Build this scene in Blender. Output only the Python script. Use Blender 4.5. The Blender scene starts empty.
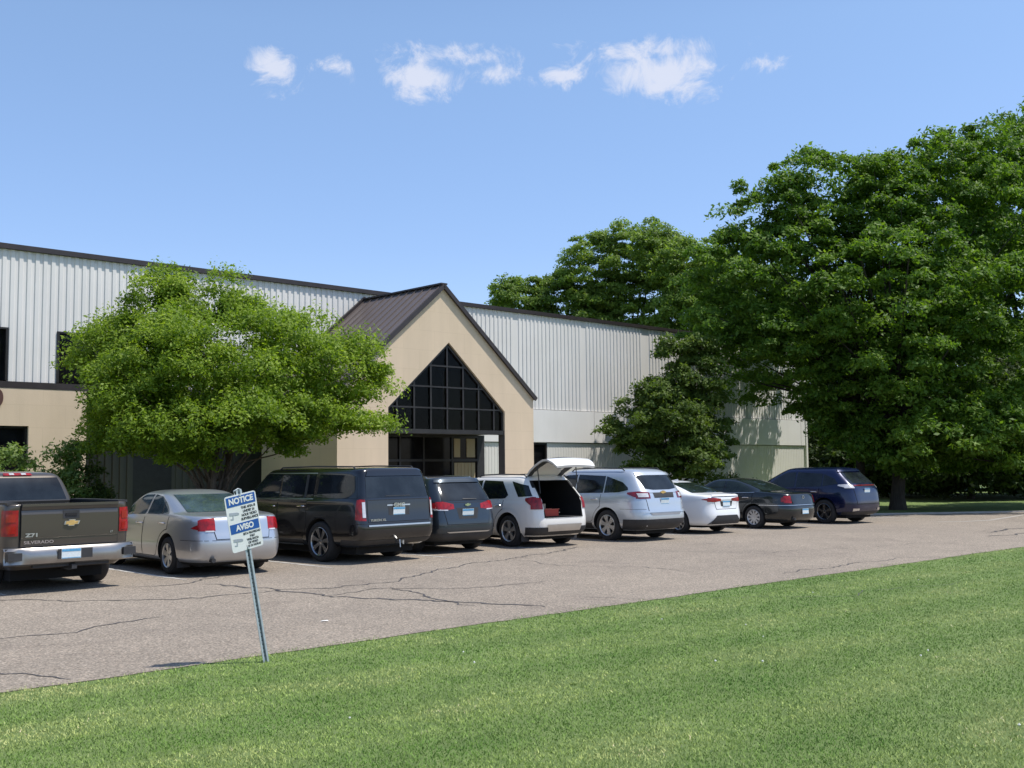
import bpy, bmesh, math, random
import numpy as np
from mathutils import Vector, Matrix
R = math.radians
random.seed(4); rng = np.random.default_rng(11)
sc = bpy.context.scene
COL = sc.collection
FA = R(43.5)                                   # the direction the building front runs in
D = Vector((math.cos(FA), math.sin(FA), 0)); N = Vector((-math.sin(FA), math.cos(FA), 0))
def uv(u, v, z=0.0): return D*u + N*v + Vector((0, 0, z))

# ------------------------------------------------------------------ materials
MATS = {}
def newmat(name):
    m = bpy.data.materials.new(name); m.use_nodes = True
    nt = m.node_tree; b = nt.nodes['Principled BSDF']
    MATS[name] = m
    return m, nt, b
def nz(nt, scale, detail=4, rough=.6, coord='Object', vec=None, dist=0):
    n = nt.nodes.new('ShaderNodeTexNoise'); n.inputs['Scale'].default_value = scale
    n.inputs['Detail'].default_value = detail; n.inputs['Roughness'].default_value = rough
    n.inputs['Distortion'].default_value = dist
    if vec is None:
        tc = nt.nodes.new('ShaderNodeTexCoord'); vec = tc.outputs[coord]
    nt.links.new(vec, n.inputs['Vector'])
    return n
def ramp(nt, fac, stops):
    r = nt.nodes.new('ShaderNodeValToRGB')
    while len(r.color_ramp.elements) < len(stops): r.color_ramp.elements.new(.5)
    for e, (p, c) in zip(r.color_ramp.elements, stops):
        e.position = p; e.color = (*c, 1) if len(c) == 3 else c
    nt.links.new(fac, r.inputs['Fac'])
    return r
def mixc(nt, fac, a, b, mode='MIX'):
    m = nt.nodes.new('ShaderNodeMix'); m.data_type = 'RGBA'; m.blend_type = mode
    if isinstance(fac, float): m.inputs[0].default_value = fac
    else: nt.links.new(fac, m.inputs[0])
    for i, s in ((6, a), (7, b)):
        if isinstance(s, (tuple, list)): m.inputs[i].default_value = (*s[:3], 1)
        else: nt.links.new(s, m.inputs[i])
    return m.outputs[2]
def bump(nt, b, h, strength=.3, dist=.01):
    n = nt.nodes.new('ShaderNodeBump'); n.inputs['Strength'].default_value = strength
    n.inputs['Distance'].default_value = dist
    nt.links.new(h, n.inputs['Height']); nt.links.new(n.outputs[0], b.inputs['Normal'])
def simple(name, col, rough=.5, metal=0, var=.12, scale=3, coat=0, spec=.5, emis=None, bmp=0, bscale=60):
    m, nt, b = newmat(name)
    n = nz(nt, scale, 5)
    lo = tuple(c*(1-var) for c in col); hi = tuple(min(1, c*(1+var)) for c in col)
    r = ramp(nt, n.outputs['Fac'], [(.3, lo), (.7, hi)])
    nt.links.new(r.outputs[0], b.inputs['Base Color'])
    b.inputs['Roughness'].default_value = rough; b.inputs['Metallic'].default_value = metal
    b.inputs['Coat Weight'].default_value = coat; b.inputs['Coat Roughness'].default_value = .04
    b.inputs['Specular IOR Level'].default_value = spec
    if bmp:
        n2 = nz(nt, bscale, 3); bump(nt, b, n2.outputs['Fac'], bmp, .01)
    return m
def paint(name, col, metal=.0, rough=.35, dirt=(.25, .22, .19), ds=1.0):
    # car paint: clear coat, slight road dust low on the body
    m, nt, b = newmat(name)
    tc = nt.nodes.new('ShaderNodeTexCoord')
    n = nz(nt, 2.5, 5, vec=tc.outputs['Object'])
    sep = nt.nodes.new('ShaderNodeSeparateXYZ'); nt.links.new(tc.outputs['Object'], sep.inputs[0])
    mr = nt.nodes.new('ShaderNodeMapRange'); mr.inputs[1].default_value = .25; mr.inputs[2].default_value = .85
    mr.inputs[3].default_value = .32*ds; mr.inputs[4].default_value = .03*ds
    nt.links.new(sep.outputs[2], mr.inputs[0])
    mu = nt.nodes.new('ShaderNodeMath'); mu.operation = 'MULTIPLY'
    nt.links.new(mr.outputs[0], mu.inputs[0]); nt.links.new(n.outputs['Fac'], mu.inputs[1])
    c = mixc(nt, mu.outputs[0], col, dirt)
    nt.links.new(c, b.inputs['Base Color'])
    b.inputs['Metallic'].default_value = metal; b.inputs['Roughness'].default_value = rough
    b.inputs['Coat Weight'].default_value = .8; b.inputs['Coat Roughness'].default_value = .06
    return m

def make_asphalt():
    m, nt, b = newmat('aged_asphalt')
    tc = nt.nodes.new('ShaderNodeTexCoord'); v = tc.outputs['Object']
    fine = nz(nt, 38, 3, .75, vec=v); spk = nt.nodes.new('ShaderNodeTexVoronoi'); spk.inputs['Scale'].default_value = 55
    nt.links.new(v, spk.inputs['Vector'])
    big = nz(nt, .16, 5, .6, vec=v); mid = nz(nt, 1.3, 5, .6, vec=v)
    r1 = ramp(nt, fine.outputs['Fac'], [(.28, (.130, .109, .086)), (.5, (.264, .226, .182)), (.72, (.47, .41, .34))])
    r2 = ramp(nt, spk.outputs['Color'], [(.1, (.55, .53, .5)), (.6, (1, 1, 1)), (.95, (1.5, 1.42, 1.35))])
    c = mixc(nt, .85, r1.outputs[0], r2.outputs[0], 'MULTIPLY')
    r3 = ramp(nt, big.outputs['Fac'], [(.3, (.88, .87, .87)), (.7, (1.1, 1.08, 1.06))])
    c = mixc(nt, 1.0, c, r3.outputs[0], 'MULTIPLY')
    r4 = ramp(nt, mid.outputs['Fac'], [(.3, (.92, .92, .92)), (.7, (1.06, 1.06, 1.06))])
    c = mixc(nt, 1.0, c, r4.outputs[0], 'MULTIPLY')
    st = nz(nt, .55, 6, .7, vec=v, dist=.8); r5 = ramp(nt, st.outputs['Fac'], [(.56, (1, 1, 1)), (.68, (.80, .79, .80)), (.75, (.72, .71, .72))]); c = mixc(nt, 1.0, c, r5.outputs[0], 'MULTIPLY')
    nt.links.new(c, b.inputs['Base Color']); b.inputs['Roughness'].default_value = .9
    bump(nt, b, fine.outputs['Fac'], .5, .008)
    return m
def make_lawn(name, k=1.0):
    m, nt, b = newmat(name)
    tc = nt.nodes.new('ShaderNodeTexCoord'); v = tc.outputs['Object']
    big = nz(nt, .35, 5, .65, vec=v); mid = nz(nt, 2.6, 5, .7, vec=v); fine = nz(nt, 60, 3, .8, vec=v)
    r1 = ramp(nt, big.outputs['Fac'], [(.3, (.13*k, .20*k, .05*k)), (.7, (.19*k, .27*k, .085*k))])
    r2 = ramp(nt, mid.outputs['Fac'], [(.3, (.75, .8, .7)), (.7, (1.25, 1.15, 1.3))])
    r3 = ramp(nt, fine.outputs['Fac'], [(.3, (.55, .6, .5)), (.7, (1.3, 1.25, 1.2))])
    c = mixc(nt, 1.0, r1.outputs[0], r2.outputs[0], 'MULTIPLY'); c = mixc(nt, 1.0, c, r3.outputs[0], 'MULTIPLY')
    nt.links.new(c, b.inputs['Base Color']); b.inputs['Roughness'].default_value = .9
    bump(nt, b, fine.outputs['Fac'], .8, .03)
    return m
def make_blade():
    m, nt, b = newmat('grass_blade')
    tc = nt.nodes.new('ShaderNodeTexCoord'); v = tc.outputs['Object']
    big = nz(nt, .4, 5, .65, vec=v); mid = nz(nt, 2.4, 5, .7, vec=v)
    at = nt.nodes.new('ShaderNodeAttribute'); at.attribute_name = 'tint'
    r0 = ramp(nt, at.outputs['Fac'], [(0, (.14, .225, .045)), (.45, (.235, .345, .082)), (.9, (.31, .425, .13)), (1, (.42, .45, .22))])
    r1 = ramp(nt, big.outputs['Fac'], [(.36, (.74, .88, .66)), (.5, (1.08, 1.06, .95)), (.64, (1.45, 1.2, 1.5))])
    r2 = ramp(nt, mid.outputs['Fac'], [(.3, (.72, .84, .66)), (.7, (1.32, 1.18, 1.45))])
    sm = nz(nt, 9, 3, .7, vec=v); r3 = ramp(nt, sm.outputs['Fac'], [(.3, (.72, .78, .7)), (.7, (1.28, 1.22, 1.3))])
    c = mixc(nt, 1.0, r0.outputs[0], r1.outputs[0], 'MULTIPLY'); c = mixc(nt, 1.0, c, r2.outputs[0], 'MULTIPLY'); c = mixc(nt, 1.0, c, r3.outputs[0], 'MULTIPLY')
    # mower passes run with the edge of the lot
    mp = nt.nodes.new('ShaderNodeMapping'); nt.links.new(v, mp.inputs[0]); mp.inputs['Rotation'].default_value = (0, 0, -FA+R(4))
    wv = nt.nodes.new('ShaderNodeTexWave'); wv.bands_direction = 'Y'; wv.inputs['Scale'].default_value = .21; wv.inputs['Distortion'].default_value = 1.6; wv.inputs['Detail'].default_value = 3; wv.inputs['Detail Scale'].default_value = .8
    nt.links.new(mp.outputs[0], wv.inputs['Vector'])
    r4 = ramp(nt, wv.outputs['Fac'], [(.2, (.74, .84, .72)), (.8, (1.30, 1.15, 1.35))]); c = mixc(nt, 1.0, c, r4.outputs[0], 'MULTIPLY')
    nt.links.new(c, b.inputs['Base Color']); b.inputs['Roughness'].default_value = .65
    b.inputs['Specular IOR Level'].default_value = .25
    return m
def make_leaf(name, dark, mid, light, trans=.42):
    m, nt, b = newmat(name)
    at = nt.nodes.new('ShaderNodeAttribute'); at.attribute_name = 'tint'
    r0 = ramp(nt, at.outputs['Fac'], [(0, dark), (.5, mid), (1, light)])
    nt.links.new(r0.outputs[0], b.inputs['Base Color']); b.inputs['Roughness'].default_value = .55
    b.inputs['Specular IOR Level'].default_value = .3
    tr = nt.nodes.new('ShaderNodeBsdfTranslucent')
    c = mixc(nt, 1.0, r0.outputs[0], (1.5, 1.6, .6), 'MULTIPLY'); nt.links.new(c, tr.inputs['Color'])
    mx = nt.nodes.new('ShaderNodeMixShader'); mx.inputs[0].default_value = trans
    out = nt.nodes['Material Output']
    nt.links.new(b.outputs[0], mx.inputs[1]); nt.links.new(tr.outputs[0], mx.inputs[2]); nt.links.new(mx.outputs[0], out.inputs[0])
    return m
def make_wall(name, col, streak=.10, bumps=0.0, bscale=45, joints=False):
    m, nt, b = newmat(name)
    tc = nt.nodes.new('ShaderNodeTexCoord'); mp = nt.nodes.new('ShaderNodeMapping')
    nt.links.new(tc.outputs['Object'], mp.inputs[0]); mp.inputs['Scale'].default_value = (1.8, 1.8, .18)
    s = nz(nt, 1.5, 6, .65, vec=mp.outputs[0]); g = nz(nt, .5, 4, vec=tc.outputs['Object']); f = nz(nt, bscale, 3, .7, vec=tc.outputs['Object'])
    r1 = ramp(nt, s.outputs['Fac'], [(.25, tuple(c*(1-streak) for c in col)), (.75, tuple(min(1, c*(1+streak*.5)) for c in col))])
    r2 = ramp(nt, g.outputs['Fac'], [(.3, (.94, .94, .93)), (.7, (1.03, 1.03, 1.03))])
    c = mixc(nt, 1.0, r1.outputs[0], r2.outputs[0], 'MULTIPLY')
    if joints:                                   # faint block courses under the stucco
        sp = nt.nodes.new('ShaderNodeSeparateXYZ'); nt.links.new(tc.outputs['Object'], sp.inputs[0])
        cb_ = nt.nodes.new('ShaderNodeCombineXYZ'); nt.links.new(sp.outputs[0], cb_.inputs[0]); nt.links.new(sp.outputs[2], cb_.inputs[1])
        br = nt.nodes.new('ShaderNodeTexBrick'); br.inputs['Scale'].default_value = 1.0; br.inputs['Brick Width'].default_value = 1.22; br.inputs['Row Height'].default_value = .61
        br.inputs['Mortar Size'].default_value = .012; br.inputs['Mortar Smooth'].default_value = .6; br.inputs['Color1'].default_value = (1, 1, 1, 1); br.inputs['Color2'].default_value = (.985, .985, .98, 1); br.inputs['Mortar'].default_value = (.93, .925, .91, 1)
        nt.links.new(cb_.outputs[0], br.inputs['Vector']); c = mixc(nt, 1.0, c, br.outputs['Color'], 'MULTIPLY')
    nt.links.new(c, b.inputs['Base Color']); b.inputs['Roughness'].default_value = .75
    if bumps: bump(nt, b, f.outputs['Fac'], bumps, .006)
    return m
def make_bark(name, col):
    m, nt, b = newmat(name)
    tc = nt.nodes.new('ShaderNodeTexCoord'); mp = nt.nodes.new('ShaderNodeMapping')
    nt.links.new(tc.outputs['Object'], mp.inputs[0]); mp.inputs['Scale'].default_value = (8, 8, 1.6)
    n = nz(nt, 2.2, 6, .7, vec=mp.outputs[0])
    r = ramp(nt, n.outputs['Fac'], [(.3, tuple(c*.5 for c in col)), (.7, tuple(c*1.4 for c in col))])
    nt.links.new(r.outputs[0], b.inputs['Base Color']); b.inputs['Roughness'].default_value = .95
    bump(nt, b, n.outputs['Fac'], .9, .03)
    return m
def make_glass_clear(name, tint=(.45, .47, .45), refl=.12):
    m, nt, b = newmat(name)
    out = nt.nodes['Material Output']
    t = nt.nodes.new('ShaderNodeBsdfTransparent'); t.inputs[0].default_value = (*tint, 1)
    g = nt.nodes.new('ShaderNodeBsdfGlossy'); g.inputs['Roughness'].default_value = .03
    g.inputs[0].default_value = (.16, .17, .18, 1)
    fr = nt.nodes.new('ShaderNodeFresnel'); fr.inputs[0].default_value = 1.5
    mx = nt.nodes.new('ShaderNodeMixShader')
    nt.links.new(fr.outputs[0], mx.inputs[0]); nt.links.new(t.outputs[0], mx.inputs[1]); nt.links.new(g.outputs[0], mx.inputs[2])
    nt.links.new(mx.outputs[0], out.inputs[0])
    return m
def make_carglass(name, col=(.012, .015, .018), rough=.04):
    m, nt, b = newmat(name)
    n = nz(nt, 1.6, 4, .6); r = ramp(nt, n.outputs['Fac'], [(.35, tuple(c*.6 for c in col)), (.7, tuple(c*2.0 for c in col))])
    nt.links.new(r.outputs[0], b.inputs['Base Color']); b.inputs['Roughness'].default_value = rough
    b.inputs['Specular IOR Level'].default_value = .5
    return m

asphalt = make_asphalt(); lawn = make_lawn('lawn_soil'); blade = make_blade()
concrete = simple('pale_concrete', (.42, .39, .35), .9, var=.12, scale=2.5, bmp=.3)
crackm = simple('tar_crack', (.065, .06, .06), .75, var=.35, scale=5)
linem = simple('worn_line_paint', (.46, .44, .41), .8, var=.35, scale=8)
leaf_l = make_leaf('leaf_fresh_green', (.085, .15, .010), (.185, .275, .022), (.30, .39, .045))
leaf_b = make_leaf('leaf_deep_green', (.052, .112, .011), (.112, .200, .022), (.185, .285, .038))
leaf_m = make_leaf('leaf_mid_green', (.055, .095, .014), (.10, .155, .026), (.16, .215, .045))
leaf_f = make_leaf('leaf_far_green', (.075, .13, .025), (.16, .24, .042), (.27, .36, .07))
leaf_s = make_leaf('leaf_shrub', (.08, .14, .03), (.14, .22, .055), (.24, .30, .10))
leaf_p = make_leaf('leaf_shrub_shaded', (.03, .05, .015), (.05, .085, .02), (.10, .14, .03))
bark_b = make_bark('bark_grey_brown', (.05, .042, .035)); bark_l = make_bark('bark_warm', (.15, .115, .085))  # grey-brown bark darkened to put deep shade on the trunks
w_cor = make_wall('white_ribbed_steel', (.72, .695, .665), .05)
w_pan = make_wall('white_flat_panel', (.77, .745, .715), .05)
w_low = make_wall('pale_lower_ribbed', (.70, .67, .625), .05)
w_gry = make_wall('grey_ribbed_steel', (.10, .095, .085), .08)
w_tan = make_wall('tan_stucco', (.64, .505, .36), .07, .6, joints=True)
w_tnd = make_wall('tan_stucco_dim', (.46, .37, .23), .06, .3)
trim_b = simple('dark_bronze_trim', (.045, .036, .036), .45, .3, .2)
roofm = make_wall('bronze_seamed_roof', (.135, .108, .098), .12)
roofm.node_tree.nodes['Principled BSDF'].inputs['Roughness'].default_value = .42
dark_in = simple('dark_interior', (.018, .017, .017), .8)
mull = simple('bronze_mullion', (.035, .031, .03), .4, .4, .2)
soff = simple('soffit', (.13, .12, .11), .8)
g_clear = make_glass_clear('glass_portico', (.55, .55, .53))
g_dark = make_carglass('glass_building_dark', (.007, .007, .008), .08); g_dark.node_tree.nodes['Principled BSDF'].inputs['Specular IOR Level'].default_value = .12
chrome = simple('chrome', (.72, .72, .73), .12, 1, .05)
dullchrome = simple('brushed_chrome', (.60, .59, .58), .28, .95, .08)
alloy = simple('alloy_rim', (.56, .57, .58), .32, .85, .08)
darkalloy = simple('dark_alloy_rim', (.16, .165, .175), .25, .9, .2)
rubber = simple('tyre_rubber', (.022, .021, .021), .85, 0, .25, 10)
blackpl = simple('black_plastic', (.028, .028, .030), .6, 0, .25, 6)
welld = simple('wheel_well_black', (.008, .008, .008), .95)
seam = simple('panel_gap', (.010, .010, .011), .8)
redl = simple('tail_lamp_red', (.27, .003, .005), .3, 0, .55, 14, coat=.25)
redd = simple('tail_lamp_dark_red', (.16, .006, .012), .12, 0, .4, 9, coat=1)
clrl = simple('tail_lamp_clear', (.62, .60, .60), .12, .2, .2, 12, coat=1)
c_gl = make_carglass('car_glass_tinted'); c_glb = make_carglass('car_glass_blue', (.030, .048, .058), .05)
c_glg = make_carglass('car_glass_green', (.013, .020, .019), .05)
platem = simple('plate_white', (.62, .68, .70), .5, 0, .1, 30); plateb = simple('plate_blue', (.08, .30, .52), .5, 0, .2, 30)
inkm = simple('plate_ink', (.03, .04, .08), .6)
gold = simple('gold_badge', (.70, .46, .17), .3, .6, .25, 12)
p_truck = paint('paint_brownish_grey', (.075, .062, .049), .45, .38, ds=.3)
p_silver = paint('paint_silver', (.53, .55, .58), .75, .33, (.42, .38, .33))
p_yukon = paint('paint_charcoal', (.0055, .0055, .0075), .1, .2, ds=.05)
p_geq = paint('paint_slate_blue', (.030, .042, .055), .6, .3, ds=.2)
p_white = paint('paint_pearl_white', (.80, .775, .73), .0, .35, (.5, .45, .4))
p_trav = paint('paint_pale_silver', (.55, .59, .64), .6, .34, (.42, .38, .33))
p_cor = paint('paint_white', (.84, .85, .86), 0, .3, (.6, .57, .53))
p_buick = paint('paint_black_green', (.012, .016, .019), .4, .25, ds=.2)
p_edge = paint('paint_deep_blue', (.003, .007, .045), .35, .25, ds=.03)

# ------------------------------------------------------------------ object helpers
def tag(o, label=None, cat=None, group=None, kind=None):
    if label: o['label'] = label
    if cat: o['category'] = cat
    if group: o['group'] = group
    if kind: o['kind'] = kind
    return o
def empty(name, loc=(0, 0, 0), rz=0, label=None, cat=None, group=None):
    o = bpy.data.objects.new(name, None); COL.objects.link(o)
    o.location = loc; o.rotation_euler = (0, 0, rz); o.empty_display_size = .2
    return tag(o, label, cat, group)
def link(name, me, mat, parent=None, smooth=None):
    o = bpy.data.objects.new(name, me); COL.objects.link(o)
    if mat and not me.materials: me.materials.append(mat)
    if parent: o.parent = parent
    if smooth is not None:
        me.polygons.foreach_set('use_smooth', [True]*len(me.polygons))
        try: me.set_sharp_from_angle(angle=R(smooth))
        except Exception: pass
    return o
class MB:
    def __init__(s): s.v = []; s.f = []
    def add(s, vs, fs):
        n = len(s.v); s.v += [tuple(v) for v in vs]; s.f += [tuple(i+n for i in f) for f in fs]; return s
    def box(s, a, b, m=None):
        x0, y0, z0 = a; x1, y1, z1 = b
        vs = [(x, y, z) for z in (z0, z1) for y in (y0, y1) for x in (x0, x1)]
        if m is not None: vs = [m @ Vector(v) for v in vs]
        return s.add(vs, [(0, 2, 3, 1), (4, 5, 7, 6), (0, 1, 5, 4), (1, 3, 7, 5), (3, 2, 6, 7), (2, 0, 4, 6)])
    def bar(s, p, q, w, h=None, up=(0, 0, 1)):
        p = Vector(p); q = Vector(q); d = (q-p); L = d.length; d.normalize(); h = h or w
        x = d.cross(Vector(up))
        if x.length < 1e-4: x = d.cross(Vector((0, 1, 0)))
        x.normalize(); y = x.cross(d)
        vs = [p + x*a*w/2 + y*b*h/2 + d*(L*t) for t in (0, 1) for a, b in ((-1, -1), (1, -1), (1, 1), (-1, 1))]
        return s.add(vs, [(0, 1, 2, 3), (7, 6, 5, 4), (0, 4, 5, 1), (1, 5, 6, 2), (2, 6, 7, 3), (3, 7, 4, 0)])
    def tube(s, pts, rad, n=8):
        P = [Vector(p) for p in pts]; vs = []; fs = []
        for i, p in enumerate(P):
            d = (P[min(i+1, len(P)-1)] - P[max(i-1, 0)]).normalized()
            a = d.cross(Vector((.13, .31, 1)) if abs(d.z) < .95 else Vector((1, .2, 0))).normalized(); b = d.cross(a)
            r = rad[i] if isinstance(rad, (list, tuple)) else rad
            vs += [p + (a*math.cos(t) + b*math.sin(t))*r for t in [2*math.pi*k/n for k in range(n)]]
        for i in range(len(P)-1):
            for k in range(n):
                fs.append((i*n+k, i*n+(k+1) % n, (i+1)*n+(k+1) % n, (i+1)*n+k))
        fs += [tuple(range(n))[::-1], tuple((len(P)-1)*n+k for k in range(n))]
        return s.add(vs, fs)
    def lathe(s, prof, n=40, axis='x', c=(0, 0, 0)):
        vs = []; fs = []
        for (a, r) in prof:
            for k in range(n):
                t = 2*math.pi*k/n
                vs.append((c[0]+a, c[1]+r*math.cos(t), c[2]+r*math.sin(t)) if axis == 'x' else (c[0]+r*math.cos(t), c[1]+r*math.sin(t), c[2]+a))
        for i in range(len(prof)-1):
            for k in range(n):
                fs.append((i*n+k, i*n+(k+1) % n, (i+1)*n+(k+1) % n, (i+1)*n+k))
        return s.add(vs, fs)
    def prism(s, poly, z0, z1):
        n = len(poly); vs = [(x, y, z0) for x, y in poly] + [(x, y, z1) for x, y in poly]
        fs = [tuple(range(n))[::-1], tuple(range(n, 2*n))] + [(i, (i+1) % n, n+(i+1) % n, n+i) for i in range(n)]
        return s.add(vs, fs)
    def mesh(s, name):
        me = bpy.data.meshes.new(name); me.from_pydata(s.v, [], s.f); me.update()
        bm = bmesh.new(); bm.from_mesh(me); bmesh.ops.recalc_face_normals(bm, faces=bm.faces); bm.to_mesh(me); bm.free()
        return me
    def build(s, name, mat, parent=None, smooth=None): return link(name, s.mesh(name), mat, parent, smooth)
    def raw(s, name, mat, parent=None, smooth=None):
        me = bpy.data.meshes.new(name); me.from_pydata(s.v, [], s.f); me.update()
        return link(name, me, mat, parent, smooth)
def text(name, body, size, mat, parent, M, align='CENTER', ext=.002, bold=0.0, sx=1.0):
    c = bpy.data.curves.new('t', 'FONT'); c.body = body; c.size = size; c.align_x = align; c.align_y = 'CENTER'
    c.extrude = ext; c.offset = bold
    o = bpy.data.objects.new('t', c); COL.objects.link(o)
    bpy.context.view_layer.update()
    me = bpy.data.meshes.new_from_object(o.evaluated_get(bpy.context.evaluated_depsgraph_get()))
    bpy.data.objects.remove(o); bpy.data.curves.remove(c)
    me.transform(Matrix.Diagonal((sx, 1, 1, 1))); me.transform(M); me.materials.clear()
    return link(name, me, mat, parent)
UP = Matrix.Rotation(R(90), 4, 'X')            # text standing up, read from -Y

# ------------------------------------------------------------------ ground, lot, lawn
def wavy(p, q, n, amp):
    out = []; d = (q-p); side = Vector((-d.y, d.x, 0)).normalized(); ph = [random.uniform(0, 6) for _ in range(4)]
    for i in range(n+1):
        t = i/n; L = t*d.length
        w = sum(math.sin(L*f+ph[k])*a for k, (f, a) in enumerate(((.9, .5), (2.3, .3), (6.1, .25), (13, .2))))
        out.append(p + d*t + side*w*amp)
    return out
mb = MB(); G = 1500
mb.add([(-G, -G, 0), (G, -G, 0), (G, G, 0), (-G, G, 0)], [(0, 1, 2, 3)])
tag(mb.build('lawn_ground', lawn), kind='structure')
edge = wavy(uv(-55, 9.72), uv(70, 9.72), 700, .035)
P = lambda x, y: Vector((x, y, 0))
outer = [uv(70, 16.6), P(24.5, 41.8), P(20.6, 41.0), P(18.9, 40.5), P(15.6, 39.95), P(12.96, 39.6), P(11.0, 39.6), uv(34.6, 23.3), uv(-55, 23.3)]
poly = [tuple((p.x, p.y)) for p in edge + outer]
bm = bmesh.new(); vs = [bm.verts.new((x, y, .006)) for x, y in poly]; f = bm.faces.new(vs)
bmesh.ops.triangulate(bm, faces=[f]); me = bpy.data.meshes.new('lot'); bm.to_mesh(me); bm.free()
if me.polygons[0].normal.z < 0: me.flip_normals()
tag(link('parking_lot', me, asphalt), kind='structure')
def strip(pts, w, z, jit=.3, seg=.12):
    mbx = MB(); P_ = []
    for a, b in zip(pts[:-1], pts[1:]):
        a = Vector((*a, 0)); b = Vector((*b, 0)); n = max(2, int((b-a).length/seg))
        for i in range(n): P_.append(a.lerp(b, i/n))
    P_.append(Vector((*pts[-1], 0)))
    wob = 0; vs = []
    for i, p in enumerate(P_):
        d = (P_[min(i+1, len(P_)-1)]-P_[max(0, i-1)]).normalized(); s = Vector((-d.y, d.x, 0))
        wob = wob*.86 + random.uniform(-1, 1)*.03*jit*3
        ww = w*(.55+random.random()*.7) * (min(1, .3+min(i, len(P_)-1-i)/6))
        c = p + s*wob
        vs += [c - s*ww/2 + Vector((0, 0, z)), c + s*ww/2 + Vector((0, 0, z))]
    mbx.add(vs, [(2*i, 2*i+2, 2*i+3, 2*i+1) for i in range(len(P_)-1)])
    return mbx
cracks = [
 [(-9.2, 15.9), (-7.37, 15.75), (-6.48, 15.68), (-5.5, 15.71), (-4.58, 15.99), (-3.61, 16.94), (-2.8, 17.3), (-1.9, 18.27), (-0.65, 20.92), (0.67, 23.39), (1.54, 25.32)],
 [(-5.9, 12.0), (-5.21, 12.61), (-4.76, 13.29), (-4.44, 13.97)],
 [(-5.2, 10.15), (-4.3, 10.0), (-3.95, 9.8)],
 [(-5.0, 17.9), (-3.59, 17.0), (-2.65, 15.83), (-1.93, 15.77), (-0.88, 15.11), (0.34, 14.38)],
 [(-1.93, 17.07), (-1.35, 15.72), (-0.59, 14.66)],
 [(-6.19, 17.45), (-5.68, 17.85), (-5.12, 19.44)],
 [(-2.9, 16.1), (-1.9, 16.9), (-.6, 16.9), (.5, 17.9)],
 [(0.65, 15.56), (2.57, 15.17), (4.55, 15.35), (6.9, 17.2)],
 [(-0.04, 21.97), (0.87, 20.54), (1.98, 20.42), (3.25, 19.12)],
 [(3.0, 23.8), (5.2, 23.0), (8.0, 24.4), (11.5, 26.5)],
 [(4.5, 18.6), (7.5, 21.4), (9.0, 21.6)],
 [(12.5, 29.0), (15.0, 31.5), (18.5, 33.2)], [(11.8, 27.5), (14.6, 29.3), (18.0, 31.8)]]
wid = [.042, .036, .038, .062, .045, .036, .03, .018, .02, .016, .03, .09, .07]
for c, w in zip(cracks, wid):
    tag(strip(c, w, .0105, 1.0).build('asphalt_crack', crackm), kind='structure')
for k in range(-3, 10):                         # worn stall lines
    u = 8.75 + 2.93*k
    a = uv(u, 17.25); b = uv(u, 22.9)
    tag(strip([(a.x, a.y), (b.x, b.y)], .11, .0103, .02, .2).build('stall_line', linem), kind='structure')
# concrete apron and kerbs
mb = MB(); pts = [(11.0, 36.6), (12.65, 35.3), (13.35, 34.25), (14.3, 34.4), (15.36, 35.0), (17.83, 38.1), (20.0, 39.6)]
pts2 = [(p[0]-.10, p[1]+.18) for p in pts]
mb.add([(x, y, .0108) for x, y in pts] + [(x, y, .0108) for x, y in pts2], [(i, i+1, len(pts)+i+1, len(pts)+i) for i in range(len(pts)-1)])
tag(mb.build('concrete_gutter', simple('worn_concrete', (.36, .325, .285), .9, var=.15, scale=2)), kind='structure')
def kerb(pts, w=.16, h=.12):
    m_ = MB(); n = len(pts); V = []
    for i, p in enumerate(pts):
        p = Vector((*p, 0)); d = (Vector((*pts[min(i+1, n-1)], 0))-Vector((*pts[max(i-1, 0)], 0))).normalized(); s = Vector((-d.y, d.x, 0))
        V += [p, p+Vector((0, 0, h)), p+s*w+Vector((0, 0, h)), p+s*w]
    F = [(4*i+k, 4*i+4+k, 4*i+4+(k+1) % 4, 4*i+(k+1) % 4) for i in range(n-1) for k in range(4)] + [(0, 1, 2, 3), (4*n-1, 4*n-2, 4*n-3, 4*n-4)]
    m_.add(V, F); return m_
kp = [(o.x, o.y) for o in outer[:-1]][::-1]
tag(kerb([(uv(-55, 23.3).x, uv(-55, 23.3).y)] + kp[0:1] , .16, .13).build('kerb', concrete), kind='structure')
tag(kerb([(11.0, 39.6), (12.96, 39.6), (15.6, 39.95), (18.9, 40.5), (20.6, 41.0), (24.5, 41.8)], .15, .06).build('kerb_far', concrete), kind='structure')
mb = MB(); mb.add([uv(-55, 23.5, .115), uv(34.4, 23.5, .115), uv(34.4, 25.2, .115), uv(-55, 25.2, .115),
                   uv(-55, 23.5, 0), uv(34.4, 23.5, 0), uv(34.4, 25.2, 0), uv(-55, 25.2, 0)], [(0, 1, 2, 3), (4, 7, 6, 5), (0, 4, 5, 1), (1, 5, 6, 2), (2, 6, 7, 3), (3, 7, 4, 0)])
tag(mb.build('footpath', concrete), kind='structure')
mb = MB(); mb.add([uv(19, 25.2, .02), uv(24.9, 25.2, .02), uv(24.9, 30, .02), uv(19, 30, .02)], [(0, 1, 2, 3)])
tag(mb.build('entrance_paving', concrete), kind='structure')

mb = MB(); c_ = Vector((-2.31, 13.37, .012)); vs_ = [c_+Vector(v) for v in ((-.05, -.02, 0), (.01, -.03, .006), (.055, .0, .002), (.03, .03, .01), (-.03, .025, .004))]
mb.add(vs_, [(0, 1, 4), (1, 3, 4), (1, 2, 3)]); tag(mb.raw('paper_scrap', simple('scrap_white', (.75, .73, .70), .7)), 'small white scrap of paper lying on the asphalt', 'litter')
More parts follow.
